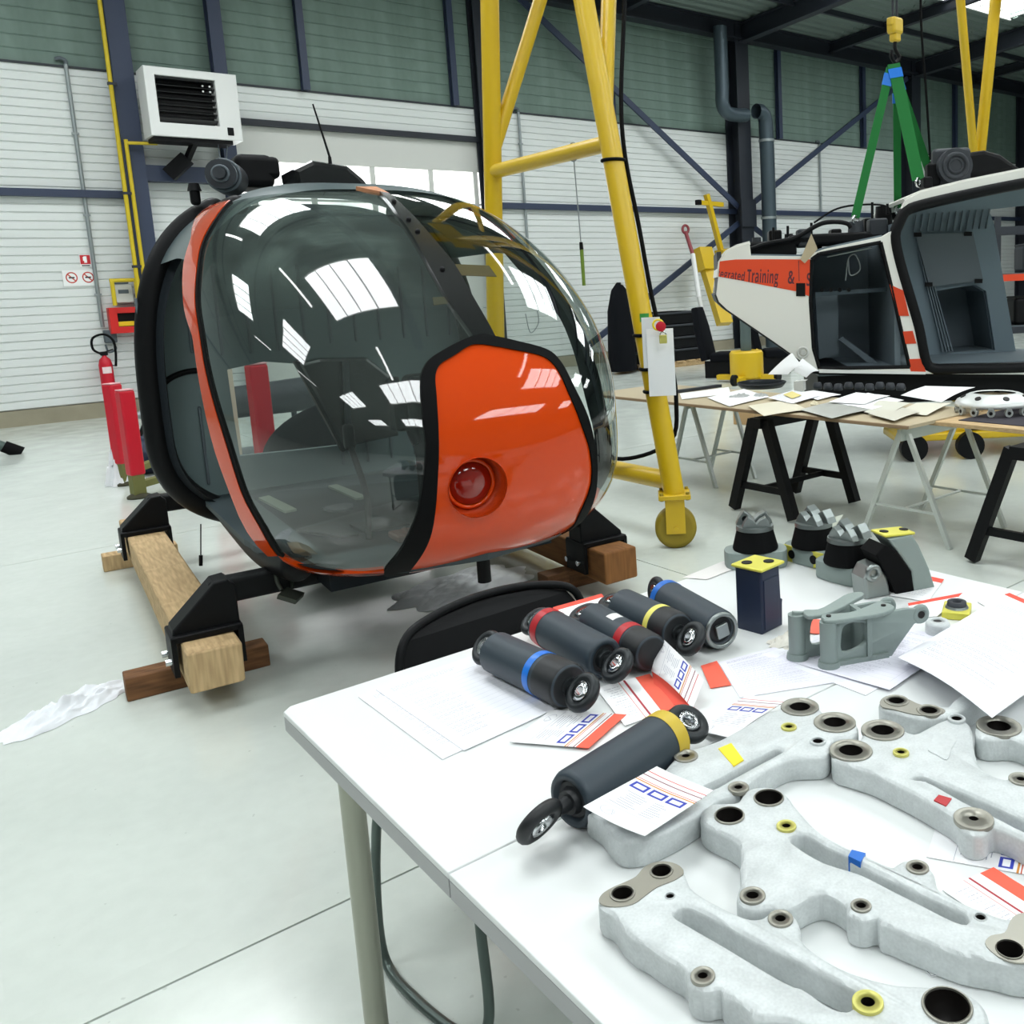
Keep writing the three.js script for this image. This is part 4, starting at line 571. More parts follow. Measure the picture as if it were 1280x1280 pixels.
function sheetGeo(c, bulge = 0, n = 10, t = .0009) {               // c: four corners as points, uv (0,1) (1,1) (1,0) (0,0)
  const pos = [], uv = [], idx = []; for (const s of [0, -t]) for (let j = 0; j <= n; j++) for (let i = 0; i <= n; i++) { const u = i / n, v = j / n, p = c[0].clone().multiplyScalar((1 - u) * (1 - v)).addScaledVector(c[1], u * (1 - v)).addScaledVector(c[2], u * v).addScaledVector(c[3], (1 - u) * v); pos.push(p.x, p.y + s + bulge * Math.sin(Math.PI * u) * (.4 + .6 * v) + .0006 * noise.noise(u * 3, v * 3, c[0].x * 9), p.z); uv.push(u, 1 - v); }
  const w = n + 1, m = w * w; for (let j = 0; j < n; j++) for (let i = 0; i < n; i++) { const a = j * w + i; idx.push(a, a + w, a + 1, a + 1, a + w, a + w + 1); idx.push(m + a, m + a + 1, m + a + w, m + a + 1, m + a + w + 1, m + a + w); }
  for (let k = 0; k < n; k++) for (const [a, b] of [[k, k + 1], [n * w + k + 1, n * w + k], [(k + 1) * w, k * w], [k * w + n, (k + 1) * w + n]]) idx.push(a, b, m + a, b, m + b, m + a);
  const g = new THREE.BufferGeometry(); g.setAttribute('position', new THREE.Float32BufferAttribute(pos, 3)); g.setAttribute('uv', new THREE.Float32BufferAttribute(uv, 2)); g.setIndex(idx); g.computeVertexNormals(); return toCreasedNormals(g, 1);
}
function sheet(name, label, cat, pix, m, bulge = 0, base = TOP) {
  const c = pix.map(([x, y, h = .002]) => atY(x, y, base + h)), o = c[0].clone().add(c[2]).multiplyScalar(.5); o.y = base;
  const g = sheetGeo(c.map(p => p.clone().sub(o)), bulge); const k = part(numbered(name), g, m, scene); k.position.copy(o); return tag(k, label, cat);
}
sheet('paper_sheet', 'printed form lying at the table edge beside the black chair', 'paper', [[448, 871], [593, 819], [692, 884], [553, 949]], pgM[0]);
sheet('paper_sheet', 'second printed form slipped under the blue banded damper', 'paper', [[470, 862, .0035], [612, 812, .0035], [716, 876, .0035], [580, 938, .0035]], pgM[2]);
sheet('parts_tag', 'white parts tag with blue squares and orange end beside the large damper', 'tag', [[689, 887, .006], [783, 893, .006], [736, 935, .006], [637, 927, .006]], tagM[1]);
sheet('parts_tag', 'parts tag lying flat in front of the row of dampers', 'tag', [[845, 884, .004], [781, 907, .004], [745, 860, .004], [812, 842, .004]], redM);
sheet('parts_tag', 'parts tag curling upright against the yellow banded damper', 'tag', [[826, 796, .075], [880, 850, .045], [866, 886, .012], [814, 838, .02]], tagM[0], .008);
sheet('parts_tag', 'red strip card folded below the curled tag', 'tag', [[814, 834, .012], [868, 884, .006], [852, 889, .003], [818, 858, .003]], S(0xe8513f, .7));
sheet('parts_tag', 'red ended card by the eye of the yellow banded damper', 'tag', [[876, 832, .003], [896, 826, .003], [914, 856, .003], [888, 860, .003]], S(0xf0634c, .75));
sheet('paper_sheet', 'white sheet lying between the dampers and the grey bracket', 'paper', [[898, 828, .002], [1000, 800, .002], [1062, 850, .002], [925, 872, .002]], pgM[1]);
sheet('parts_tag', 'parts tag tucked under the grey arm with yellow tape', 'tag', [[867, 912, .002], [934, 869, .01], [989, 873, .05], [913, 922, .035]], tagM[0], .004);
sheet('parts_tag', 'parts tag lying on the grey arm beside the large damper', 'tag', [[821, 958, .082], [892, 988, .078], [806, 1045, .074], [729, 1008, .08]], S(0xffffff, .7, 0, { map: (() => { const t = tagM[0].map.clone(); t.center.set(.5, .5); t.rotation = Math.PI / 2; t.needsUpdate = true; return t; })() }), -.004);
sheet('parts_tag', 'parts tag under the arm with red tape', 'tag', [[1172, 1026, .002], [1330, 1052, .002], [1322, 1100, .002], [1158, 1071, .002]], tagM[0]);
sheet('parts_tag', 'white card with a broad orange band beside the arm with blue tape', 'tag', [[1242, 1084, .003], [1340, 1145, .003], [1275, 1178, .003], [1178, 1112, .003]], S(0xffffff, .75, 0, { map: (() => { const t = redEnd.clone(); t.center.set(.5, .5); t.rotation = -Math.PI / 2; t.needsUpdate = true; return t; })() }));
sheet('plastic_card', 'clear printed card half under the arm with blue tape', 'card', [[1108, 1150, .002], [1215, 1206, .002], [1164, 1221, .002], [1128, 1180, .002]], S(0xffffff, .6, 0, { map: canvas(256, 256, (c, w, h) => { c.fillStyle = '#eceeee'; c.fillRect(0, 0, w, h); c.strokeStyle = '#56616a'; c.lineWidth = 3; c.strokeRect(4, 4, w - 8, h - 8); c.strokeStyle = '#2d3a55'; c.lineWidth = 5; c.beginPath(); c.ellipse(150, 130, 30, 44, .5, .3, 4.2); c.stroke(); for (let i = 0; i < 5; i++) { c.beginPath(); c.moveTo(100 + i * 9, 110 + i * 16); c.lineTo(112 + i * 9, 100 + i * 14); c.stroke(); } }) }));
sheet('paper_sheet', 'printed pages under the grey bracket', 'paper', [[1055, 782, .002], [1190, 806, .002], [1082, 869, .002], [952, 818, .002]], pgM[2]);
sheet('paper_sheet', 'printed page lying askew over the pages under the grey bracket', 'paper', [[1090, 776, .0035], [1205, 800, .0035], [1112, 862, .008], [985, 826, .0035]], pgM[1]);
sheet('paper_sheet', 'large printed page curling up over the grey arms', 'paper', [[1246, 749, .012], [1375, 800, .02], [1240, 897, .075], [1122, 822, .03]], pgM[0], .012);
sheet('paper_sheet', 'orange cornered sheet at the table edge behind the large curled page', 'paper', [[1262, 741, .003], [1330, 770, .003], [1285, 790, .003], [1222, 752, .003]], redEdgeM);
sheet('parts_tag', 'orange ended tag at the table edge beside the tilted bearing', 'tag', [[1142, 716, .003], [1180, 724, .003], [1160, 752, .003], [1112, 744, .003]], redEdgeM);
sheet('parts_tag', 'red edged tag lifting beside the yellow plated fitting', 'tag', [[1135, 754, .012], [1203, 741, .022], [1172, 770, .004], [1140, 773, .003]], redEdgeM);
sheet('parts_tag', 'red tipped tag at the table edge beside the first rubber bearing', 'tag', [[853, 722, .003], [912, 698, .015], [930, 706, .003], [884, 724, .003]], S(0xd8d5d2, .75));
sheet('parts_tag', 'red edged sheet behind the red banded damper', 'tag', [[691, 759, .01], [752, 742, .018], [770, 765, .004], [710, 785, .004]], redEdgeM);
sheet('parts_tag', 'grey tag standing up behind the yellow based bearing', 'tag', [[1010, 655, .05], [1054, 643, .07], [1040, 672, .01], [984, 690, .01]], S(0xb7bcae, .7));
sheet('parts_tag', 'small red block card behind the grey bracket', 'tag', [[990, 771, .02], [1034, 775, .02], [1032, 793, .004], [994, 789, .004]], S(0xf0705c, .75));

// ---------------------------------------------------------------- dampers
function damper(label, a, b, o = {}) {
  const R = .052, A = onT(a[0], a[1], R + .001), Bv = onT(b[0], b[1], R + .001), len = A.distanceTo(Bv), g = thing('damper', label, 'damper', [A.x, TOP, A.z]);
  const d = Bv.clone().sub(A).normalize(), Q = new THREE.Quaternion().setFromUnitVectors(V(0, 1, 0), d), put = geo => geo.applyQuaternion(Q).translate(0, R + .001, 0), r = o.r ?? .048;
  part('barrel', put(lathe([[0, 0], [r - .006, 0], [r, .006], [r, len - .012], [r - .004, len - .002], [r - .014, len], [r - .016, len - .012], [0, len - .012]], 40)), MT.damper, g);
  part('end_disc', put(lathe([[0, len - .006], [.03, len - .006], [.034, len - .012]], 30)), MT.damperDark, g);
  for (const [p, m, w] of o.bands ?? []) part('band', put(lathe([[r + .0006, len * p], [r + .0012, len * p + .001], [r + .0012, len * p + w], [r + .0006, len * p + w]], 40)), m, g);
  if (o.cap) part('dark_cap', put(lathe([[r + .0008, len * o.cap], [r + .0012, len * o.cap], [r + .0012, len - .008], [r - .01, len + .001], [0, len + .001]], 40)), MT.damperDark, g);
  const eye = (s, L, roll, m = MT.eye) => {                        // rod end: neck and ring
    const base = s < 0 ? 0 : len - .01, e = part('rod_end', put(merge(rod([0, base, 0], [0, base + s * L * .55, 0], .014, .012), rod([0, base + s * .004, 0], [0, base + s * .016, 0], .024, .02), new THREE.TorusGeometry(.032, .0115, 12, 32).rotateY(roll).translate(0, base + s * (L * .55 + .036), 0))), m, g); part('bush', put(lathe([[.011, -.011], [.0215, -.011], [.0215, .011], [.011, .011], [.011, -.011]], 24).rotateX(Math.PI / 2).rotateY(roll).translate(0, base + s * (L * .55 + .036), 0)), MT.chrome, e); };
  if (o.back !== 0) eye(-1, o.back ?? .03, o.rollB ?? .5); if (o.front) eye(1, o.front, o.rollF ?? .3, o.fm);
  if (o.square) part('square_boss', put(merge(rb(.034, .012, .034, .003, 0, len + .002, 0), new THREE.TorusGeometry(.04, .006, 8, 30).rotateX(Math.PI / 2).translate(0, len, 0))), MT.steelRaw, g);
  if (o.label) part('label', put(new THREE.CylinderGeometry(r + .001, r + .001, .035, 16, 1, true, o.label, .7).translate(0, len * .42, 0)), MT.white, g);
  return g;
}
damper('dark grey damper with a bright blue band nearest the printed forms', [620, 815], [712, 858], { bands: [[.62, MT.blue, .022]], cap: .74, front: .035, rollF: .9, back: .008, rollB: .9 });
damper('dark grey damper with a worn red band at its rear end', [680, 782], [757, 824], { bands: [[.05, MT.tapeRed, .03]], front: .04, rollF: .7, back: .012 });
damper('dark grey damper with a red band and a white label', [741, 774], [815, 817], { r: .043, bands: [[.62, MT.tapeRed, .03]], cap: .76, label: 2.7, back: .015, rollB: .2 });
damper('dark grey damper with a pale yellow band', [778, 758], [848, 791], { bands: [[.66, S(0xe6dc6a, .45), .02]], cap: .76, front: .045, rollF: .8, back: .014, rollB: .1 });
damper('dark grey damper with a blue band and an open square end', [831, 746], [902, 788], { bands: [[.02, MT.tapeBlue, .026]], square: 1, back: .02, rollB: 1.2 });
damper('large black damper with a straw yellow band lying on its own', [838, 919], [712, 1002], { r: .05, bands: [[.02, MT.tapeStraw, .03]], front: .075, rollF: -.35, back: .03, rollB: 1.2, fm: MT.damperDark });

// ---------------------------------------------------------------- grey cast arms
const AH = .048, csg = new Evaluator(); csg.useGroups = false; csg.attributes = ['position', 'normal', 'uv'];
function castArm(label, outline, slots, bosses, o = {}) {
  const h = o.h ?? AH, w = p => { const v = onT(p[0], p[1], h); return [v.x, -v.z]; };
  const out = smoothLoop(outline.map(w), 3), sl = slots.map(s => smoothLoop(s.map(w), 3)), c = out.reduce((a, p) => [a[0] + p[0] / out.length, a[1] + p[1] / out.length], [0, 0]);
  const mv = l => l.map(p => [p[0] - c[0], p[1] - c[1]]);
  const g = thing('link_casting', label, 'arm', [c[0], TOP, -c[1]]);
  const bs = bosses.map(b => { const v = onT(b[0], b[1], h), k = FL / v.clone().sub(EYE).length() * .97; return { x: v.x - c[0], y: -v.z - c[1], R: b[2] / k, r: b[3] / k, m: b[4] ?? 'machined', up: b[5] ?? .003 }; });
  const holes = [...sl.map(mv), ...bs.map(b => circ(b.x, b.y, b.r + .0008))];
  const geo = ext(shapeOf(mv(out), sl.map(mv)), h, .009, 3).rotateX(-Math.PI / 2); geo.clearGroups();
  let bodyB = new Brush(geo); bodyB.updateMatrixWorld();
  for (const b of bs) { const c2 = new THREE.CylinderGeometry(b.r + .0006, b.r + .0006, h, 24).translate(b.x, h / 2 + .01, -b.y); c2.clearGroups(); const cut = new Brush(c2); cut.updateMatrixWorld(); bodyB = csg.evaluate(bodyB, cut, SUBTRACTION); }
  part('casting', uvXZ(toCreasedNormals(clean(bodyB.geometry), .9), 2), MT.cast, g);
  for (const b of bs) { const q = part('bushing', lathe([[b.r, h - .02], [b.r, h + b.up], [b.R - .001, h + b.up], [b.R, h + b.up - .001], [b.R, h - .004]].map(p => [p[0], p[1]]).reverse(), 32).translate(b.x, 0, -b.y), MT[b.m], g); part('bore', lathe([[0, .012], [b.r - .0004, .012], [b.r - .0004, h + b.up - .002]].reverse(), 28).translate(b.x, 0, -b.y), MT.bore, q); }
  for (const [pts, m, dh = .0012, th = .0022] of o.plates ?? []) { const s = mv(smoothLoop(pts.map(p => { const v = onT(p[0], p[1], h + dh); return [v.x, -v.z]; }), 3)); const hh = holes.slice(sl.length).filter(c2 => { const [x, y] = [c2[0][0] - .01, c2[0][1]]; let ins = false; for (let i = 0, j = s.length - 1; i < s.length; j = i++) if ((s[i][1] > y) !== (s[j][1] > y) && x < (s[j][0] - s[i][0]) * (y - s[i][1]) / (s[j][1] - s[i][1]) + s[i][0]) ins = !ins; return ins; }); part('machined_face', ext(shapeOf(s, hh), th).rotateX(-Math.PI / 2).translate(0, h + dh - th, 0), MT[m], g); }
  for (const [pts, m, dh = .0016] of o.tapes ?? []) { const s = mv(pts.map(p => { const v = onT(p[0], p[1], h + dh); return [v.x, -v.z]; })); part('tape', ext(shapeOf(s), .03).rotateX(-Math.PI / 2).translate(0, h + dh - .03, 0), MT[m], g); }
  for (const [pts, hh] of o.lugs ?? []) { const s = mv(smoothLoop(pts.map(p => { const v = onT(p[0], p[1], hh); return [v.x, -v.z]; }), 3)); part('lug', uvXZ(toCreasedNormals(ext(shapeOf(s), hh, .006, 2).rotateX(-Math.PI / 2), .9), 2), MT.cast, g); }
  return g;
}
const zA = p => crop(740, 1060, 4.923, p), zR2 = p => crop(980, 1120, 4.267, p), zB = p => crop(860, 970, 4.923, p), zC = p => crop(1040, 1040, 5.333, p), zD = p => crop(720, 860, 3.5556, p), zE = p => crop(1020, 850, 4.923, p);
castArm('grey cast arm with a two hole end lying nearest the table front',
  [...zA([[38, 330], [50, 285], [100, 245], [170, 215], [240, 190], [290, 150], [340, 100], [420, 80], [500, 82], [550, 110], [578, 160], [610, 230], [680, 285], [780, 340], [880, 390], [980, 425], [1040, 420], [1080, 395], [1150, 382], [1220, 390]]), ...zR2([[60, 100], [90, 160], [98, 225], [180, 300], [300, 370], [430, 420], [600, 460], [780, 470], [920, 485], [1010, 525], [1075, 590], [1100, 680], [1085, 770], [1000, 840], [860, 870], [700, 850], [500, 800], [300, 740], [100, 690], [20, 660]]), ...zA([[1000, 1040], [960, 985], [880, 930], [810, 900], [790, 860], [720, 870], [640, 860], [590, 820], [585, 780], [560, 735], [480, 690], [400, 640], [330, 590], [260, 555], [180, 480], [120, 400], [60, 370]])],
  [[...zA([[505, 402], [530, 362], [590, 352], [650, 375], [800, 450], [1000, 560], [1240, 672]]), ...zR2([[100, 352], [300, 452], [400, 500], [415, 520], [375, 575], [330, 600], [250, 580], [100, 480]]), ...zA([[1230, 830], [1000, 700], [800, 580], [600, 465]])]],
  [[...zA([[188, 285]])[0], 14, 11], [...zA([[427, 147]])[0], 13, 10.5], [...zA([[480, 295]])[0], 6, 4.5, 'cast', .001], [...zA([[682, 792]])[0], 13, 5.5], [...zA([[1160, 440]])[0], 13.5, 6], [...zR2([[447, 575]])[0], 16, 7.5, 'brassy', .004], [...zR2([[870, 590]])[0], 25, 22]],
  { plates: [[zA([[42, 325], [60, 285], [120, 245], [200, 210], [270, 175], [320, 118], [380, 88], [470, 84], [540, 110], [565, 150], [520, 190], [400, 240], [330, 290], [250, 345], [140, 362], [70, 350]]), 'machined']] });
castArm('grey cast arm with a band of blue tape on its rail',
  [...zB([[75, 235], [95, 195], [150, 165], [230, 160], [300, 152], [330, 118], [352, 85], [420, 62], [500, 60], [570, 80], [615, 115], [655, 170], [705, 230], [760, 290], [850, 360], [980, 430], [1100, 480], [1200, 530]]), ...zC([[400, 220], [430, 200], [480, 178], [540, 180], [620, 205], [680, 260], [696, 320], [720, 375], [850, 450], [1000, 510], [1120, 555], [1180, 565], [1230, 535], [1330, 530], [1430, 570], [1490, 650], [1490, 760], [1430, 850], [1330, 890], [1190, 880], [1080, 850], [960, 830], [860, 810], [740, 770], [620, 720], [480, 665], [380, 622], [320, 600], [300, 560], [230, 575], [150, 565], [100, 530], [95, 480]]), ...zB([[960, 775], [900, 735], [830, 712], [750, 735], [670, 780], [590, 805], [500, 800], [420, 810], [340, 800], [300, 760], [305, 700], [325, 640], [318, 560], [325, 480], [310, 410], [240, 360], [150, 320], [85, 275]])],
  [[...zB([[630, 380], [690, 348], [740, 355], [850, 420], [1000, 490]]), ...zC([[110, 165], [200, 210], [400, 310], [600, 400], [800, 490], [905, 545], [890, 598], [800, 572], [600, 472], [400, 372], [200, 272]]), ...zB([[850, 525], [700, 440]])]],
  [[...zB([[255, 247]])[0], 17, 15], [...zB([[497, 138]])[0], 17, 15], [...zB([[605, 315]])[0], 11, 5, 'brassy', .004], [...zB([[397, 740]])[0], 14, 7], [...zB([[1065, 803]])[0], 11, 5.5], [...zC([[570, 240]])[0], 12, 6], [...zC([[990, 567]])[0], 7, 5, 'cast', .001], [...zC([[1185, 790]])[0], 14, 13]],
  { tapes: [[zB([[986, 492], [1008, 452], [1094, 474], [1062, 528]]), 'tapeBlue']], plates: [[zC([[1020, 740], [1060, 690], [1150, 670], [1190, 590], [1240, 545], [1330, 540], [1420, 580], [1470, 660], [1470, 750], [1400, 840], [1300, 870], [1180, 860], [1080, 810]]), 'machined']], });
castArm('grey cast arm with yellow tape lying under the large damper',
  zD([[45, 540], [120, 500], [250, 440], [380, 370], [430, 315], [480, 280], [560, 255], [640, 225], [740, 170], [850, 105], [915, 85], [935, 55], [990, 46], [1055, 58], [1090, 95], [1120, 115], [1180, 115], [1235, 140], [1255, 185], [1225, 215], [1150, 225], [1135, 270], [1105, 300], [1040, 305], [960, 310], [880, 345], [790, 400], [745, 445], [700, 470], [630, 490], [550, 550], [450, 610], [390, 640], [300, 675], [200, 680], [155, 650], [110, 590]]),
  [zD([[560, 432], [640, 390], [740, 335], [850, 278], [895, 262], [918, 274], [890, 292], [790, 345], [680, 405], [600, 445]])],
  [[...zD([[995, 86]])[0], 22, 12], [...zD([[1150, 155]])[0], 24, 13], [...zD([[1075, 242]])[0], 9, 6, 'cast', .004], [...zD([[946, 177]])[0], 9, 4.5, 'brassy', .004], [...zD([[488, 305]])[0], 14, 5], [...zD([[722, 445]])[0], 12, 5]],
  { tapes: [[zD([[632, 268], [690, 244], [745, 318], [700, 345]]), 'tapeYellow']] });
castArm('grey cast arm with a red tape band and a grey sticker',
  zE([[95, 430], [120, 395], [180, 378], [260, 370], [292, 310], [335, 275], [400, 258], [480, 265], [540, 300], [600, 325], [680, 290], [760, 250], [830, 232], [905, 240], [952, 275], [966, 345], [978, 430], [1005, 510], [1060, 565], [1150, 600], [1210, 600], [1260, 575], [1340, 600], [1420, 680], [1700, 830], [1760, 940], [1700, 1080], [1500, 1060], [1280, 975], [1170, 920], [1090, 900], [1040, 940], [960, 945], [890, 910], [860, 850], [740, 770], [600, 690], [480, 630], [330, 560], [200, 520], [110, 490]]),
  [zE([[592, 602], [612, 585], [660, 580], [760, 620], [1000, 720], [1300, 860], [1480, 950], [1470, 985], [1300, 930], [1100, 830], [900, 735], [680, 615]])],
  [[...zE([[410, 312]])[0], 24, 13], [...zE([[215, 437]])[0], 24, 13.5], [...zE([[523, 455]])[0], 9, 4.5, 'brassy', .005], [...zE([[865, 247]])[0], 10, 6, 'cast', .005], [...zE([[970, 858]])[0], 21, 5.5], [...zE([[1262, 614]])[0], 13, 5]],
  { tapes: [[zE([[725, 738], [755, 705], [835, 728], [800, 775]]), 'tapeRed']], plates: [[zE([[690, 430], [712, 375], [740, 320], [800, 335], [862, 355], [832, 425], [803, 490], [745, 460]]), 'cast', .0015]] });
castArm('grey two hole arm end showing under the curled page',
  zE([[385, 140], [430, 95], [510, 85], [570, 110], [640, 142], [740, 150], [800, 160], [850, 115], [960, 40], [1080, 0], [1110, 60], [1000, 130], [900, 190], [800, 218], [700, 230], [600, 222], [480, 190], [410, 170]]),
  [], [[...zE([[495, 131]])[0], 14, 9], [...zE([[697, 191]])[0], 14, 9]], { plates: [[zE([[392, 135], [430, 100], [505, 92], [570, 118], [640, 150], [750, 165], [795, 185], [780, 205], [700, 218], [600, 210], [480, 180], [410, 165]]), 'machined']] });
castArm('grey arm end with a broad bushing beside the curled page',
  zE([[978, 300], [1000, 255], [1060, 228], [1140, 222], [1220, 245], [1258, 290], [1330, 310], [1420, 360], [1500, 420], [1480, 480], [1380, 450], [1280, 385], [1190, 355], [1080, 360], [1000, 345]]),
  [], [[...zE([[1125, 287]])[0], 24, 13]]);
// ---------------------------------------------------------------- bracket
{
  const zF = p => crop(980, 720, 4.267, p), P0 = onT(...zF([[215, 495]])[0]), P1 = onT(...zF([[570, 432]])[0]), ang = Math.atan2(-(P1.z - P0.z), P1.x - P0.x);
  const g = thing('cast_bracket', 'blue grey cast bracket with twin webs standing on printed pages', 'bracket', [P0.x, TOP + .004, P0.z], ang); g.updateMatrixWorld(true); const inv = g.matrixWorld.clone().invert();
  const L = (p, z = 0) => { const o = EYE.clone().applyMatrix4(inv), d = EYE.clone().add(rayDir(p[0], p[1])).applyMatrix4(inv).sub(o); return o.addScaledVector(d, (z - o.z) / d.z); };
  const loc = pts => zF(pts).map(p => L(p)).map(v => [v.x, Math.max(0, v.y)]);
  const o = loc([[208, 225], [205, 495], [400, 472], [570, 432], [605, 370], [690, 252], [735, 240], [750, 205], [735, 168], [640, 172], [540, 190], [400, 212], [300, 228]]), w = smoothLoop(loc([[318, 262], [300, 330], [308, 400], [400, 372], [438, 330], [446, 262], [400, 245]]), 3);
  const web = toCreasedNormals(ext(shapeOf(o, [w]), .012, .003), .6);
  part('web', web.clone().translate(0, 0, -.006), MT.bracket, g); const w2 = part('web', web, MT.bracket, g); w2.position.set(-.045, 0, -.075);
  const fl = (pts, h, t) => { const q = zF(pts).map(p => atY(p[0], p[1], TOP + .004 + h)).map(v => v.applyMatrix4(inv)); return ext(shapeOf(smoothLoop(q.map(v => [v.x, -v.z]), 3)), t, .003).rotateX(-Math.PI / 2).translate(0, h - t, 0); };
  const hh = L(zF([[230, 225]])[0]).y;
  part('top_flange', fl([[200, 222], [205, 202], [260, 198], [350, 190], [440, 160], [500, 138], [560, 145], [590, 165], [530, 195], [400, 218], [280, 236], [220, 238]], hh, .01), MT.bracket, g);
  part('top_flange', fl([[102, 195], [110, 178], [180, 175], [270, 130], [340, 92], [410, 82], [430, 95], [380, 125], [290, 175], [200, 205], [130, 212]], hh, .01), MT.bracket, g);
  part('post', merge(cyl(.02, .02, hh - .008, .012, hh / 2 - .004, 0, 18), cyl(.026, .024, .014, .012, .007, 0, 18)), MT.bracket, g); part('post', merge(cyl(.02, .02, hh - .008, -.035, hh / 2 - .004, -.072, 18), cyl(.026, .024, .014, -.035, .007, -.072, 18)), MT.bracket, g);
  part('rib', merge(b2(.105, .117, .0, hh - .004, -.005, .012), b2(.1, .112, .0, hh - .004, -.07, -.01), b2(0, .16, 0, .012, -.012, .012)), MT.bracket, g);
  const lg = L(zF([[725, 202]])[0]); for (const z of [0, -.075]) { const k = part('lug', new THREE.TorusGeometry(.016, .008, 8, 20).translate(lg.x + (z ? -.045 : 0), lg.y, z), MT.bracket, g); part('hole', cyl(.009, .009, .014, 0, 0, 0, 14).rotateX(Math.PI / 2).translate(lg.x + (z ? -.045 : 0), lg.y, z), MT.bore, k); }
  for (const p of [[238, 215], [530, 158]]) { const v = atY(...zF([p])[0], TOP + .004 + hh).applyMatrix4(inv); part('hole', cyl(.006, .006, .004, v.x, hh + .0005, v.z, 14), MT.bore, g); }
}
// ---------------------------------------------------------------- rubber bearings
function bearing(label, px, turn, o = {}) {
  const p = onT(px[0], px[1]), g = thing('rubber_bearing', label, 'bearing', [p.x, TOP, p.z], turn);
  const plan = smoothLoop([[-.095, -.03], [-.075, -.05], [.075, -.05], [.095, -.03], [.095, .03], [.075, .05], [-.075, .05], [-.095, .03]], 3);
  part('base', toCreasedNormals(ext(shapeOf(plan), .055, .005).rotateX(-Math.PI / 2), .7), MT.bracket, g);
  if (o.plate) { const k = part('end_plate', rb(.165, .052, .006, .002, 0, .028, .052), MT.zinc, g); for (const x of [-.045, .045]) part('hole', cyl(.014, .014, .004, 0, 0, 0, 16).rotateX(Math.PI / 2).translate(x, .028, .0555), MT.black, k); }
  for (const s of [-1, 1]) part('bolt_hole', cyl(.016, .016, .004, 0, 0, 0, 16).rotateZ(Math.PI / 2).translate(s * .0955, .028, 0), MT.black, g);
  part('rubber', lathe([[0, .054], [.07, .054], [.072, .06], [.058, .115], [.056, .12], [0, .12]], 36), MT.rubber, g);
  const cap = [[-.058, 0], [.058, 0], [.05, .018], [.034, .04], [.016, .03], [0, .014], [-.014, .03], [-.032, .044], [-.05, .02]];
  const c = part('cap', merge(cyl(.06, .058, .012, 0, .125, 0, 32), ext(shapeOf(cap), .04, .003).translate(0, .13, -.045), ext(shapeOf(cap.map(q => [q[0] * .8, q[1] * .8])), .03, .003).translate(.004, .13, .008)), MT.steelRaw, g);
  part('cap_hole', cyl(.009, .009, .042, 0, 0, 0, 14).rotateX(Math.PI / 2).translate(-.03, .15, -.024), MT.black, c);
  return g;
}
bearing('rubber bearing with a grey base standing behind the navy block', [945, 706], -.72);
bearing('rubber bearing with a yellow end plate on its base', [1018, 702], -Math.PI / 2, { plate: 1 });
bearing('rubber bearing with a grey base beside the tilted bearing', [1060, 724], -Math.PI / 2 + .02);
{
  const p = onT(1112, 738), g = thing('rubber_bearing', 'tilted rubber bearing with a yellow two hole plate on top', 'bearing', [p.x, TOP, p.z], -.35);
  const arc = (r, a0, a1, n) => [...Array(n + 1)].map((_, i) => { const a = a0 + (a1 - a0) * i / n; return [r * Math.cos(a), r * Math.sin(a)]; });
  part('rubber', ext(shapeOf([[-.005, .0], [.055, 0], [.045, .06], [.0, .125], [-.04, .15], [-.07, .125], [-.04, .07]]), .085, .004).translate(0, 0, -.042), MT.rubber, g);
  part('block', ext(shapeOf([[.05, 0], [.125, 0], [.105, .06], [.07, .135], [.05, .165], [-.03, .165], [.0, .125], [.045, .06]]), .085, .006).translate(0, 0, -.042), MT.bracket, g);
  const t = part('top_plate', rb(.1, .008, .075, .004, 0.005, .17, 0), MT.zinc, g); t.rotation.z = -.05; for (const x of [-.03, .035]) part('hole', cyl(.013, .013, .003, x + .005, .1745, 0, 16), MT.black, t);
  part('cap', merge(ext(shapeOf([[-.1, 0], [-.02, 0], [-.03, .055], [-.06, .095], [-.085, .09], [-.105, .06]]), .075, .008).translate(0, 0, -.037), new THREE.TorusGeometry(.018, .008, 8, 18).translate(-.078, .075, .04)), MT.steelRaw, g);
}
{
  const p = onT(950, 783), g = thing('rubber_block', 'tall navy block with a yellow two hole plate on top', 'block', [p.x, TOP, p.z], .12);
  const W = .085, Dp = .085, Hh = .165;
  part('body', ext(shapeOf([[-W / 2, 0], [W / 2, 0], [W / 2 + .002, Hh * .35], [W / 2 + .004, Hh * .42], [W / 2 - .004, Hh * .45], [W / 2 - .008, Hh], [-W / 2, Hh]]), Dp, .005).translate(0, 0, -Dp / 2), MT.navy, g);
  part('panel', rb(.06, .13, .006, .002, -.005, .075, Dp / 2), MT.navy, g);
  const t = part('top_plate', rb(.1, .008, .1, .004, 0, Hh + .004, 0), MT.zinc, g); for (const [x, z] of [[-.02, -.02], [.02, .02]]) part('hole', cyl(.014, .014, .003, x, Hh + .0085, z, 16), MT.black, t);
}
{ const p = onT(1196, 768), g = thing('end_fitting', 'yellow plated fitting with a dark steel collar', 'fitting', [p.x, TOP, p.z], .5); part('plate', rb(.09, .02, .07, .004, 0, .01, 0), MT.zinc, g); part('collar', lathe([[.012, .02], [.012, .036], [.024, .036], [.026, .02]].reverse(), 24), MT.steelDark, g); part('boss', cyl(.03, .027, .006, 0, .023, 0), MT.steelRaw, g); }
{ const p = onT(1172, 792), g = thing('steel_collar', 'small grey collar beside the curled page', 'collar', [p.x, TOP, p.z]); part('ring', lathe([[.011, 0], [.011, .034], [.026, .034], [.03, .026], [.03, 0]].reverse(), 28), MT.cast, g); part('bore', cyl(.011, .011, .03, 0, .017, 0), MT.bore, g); }
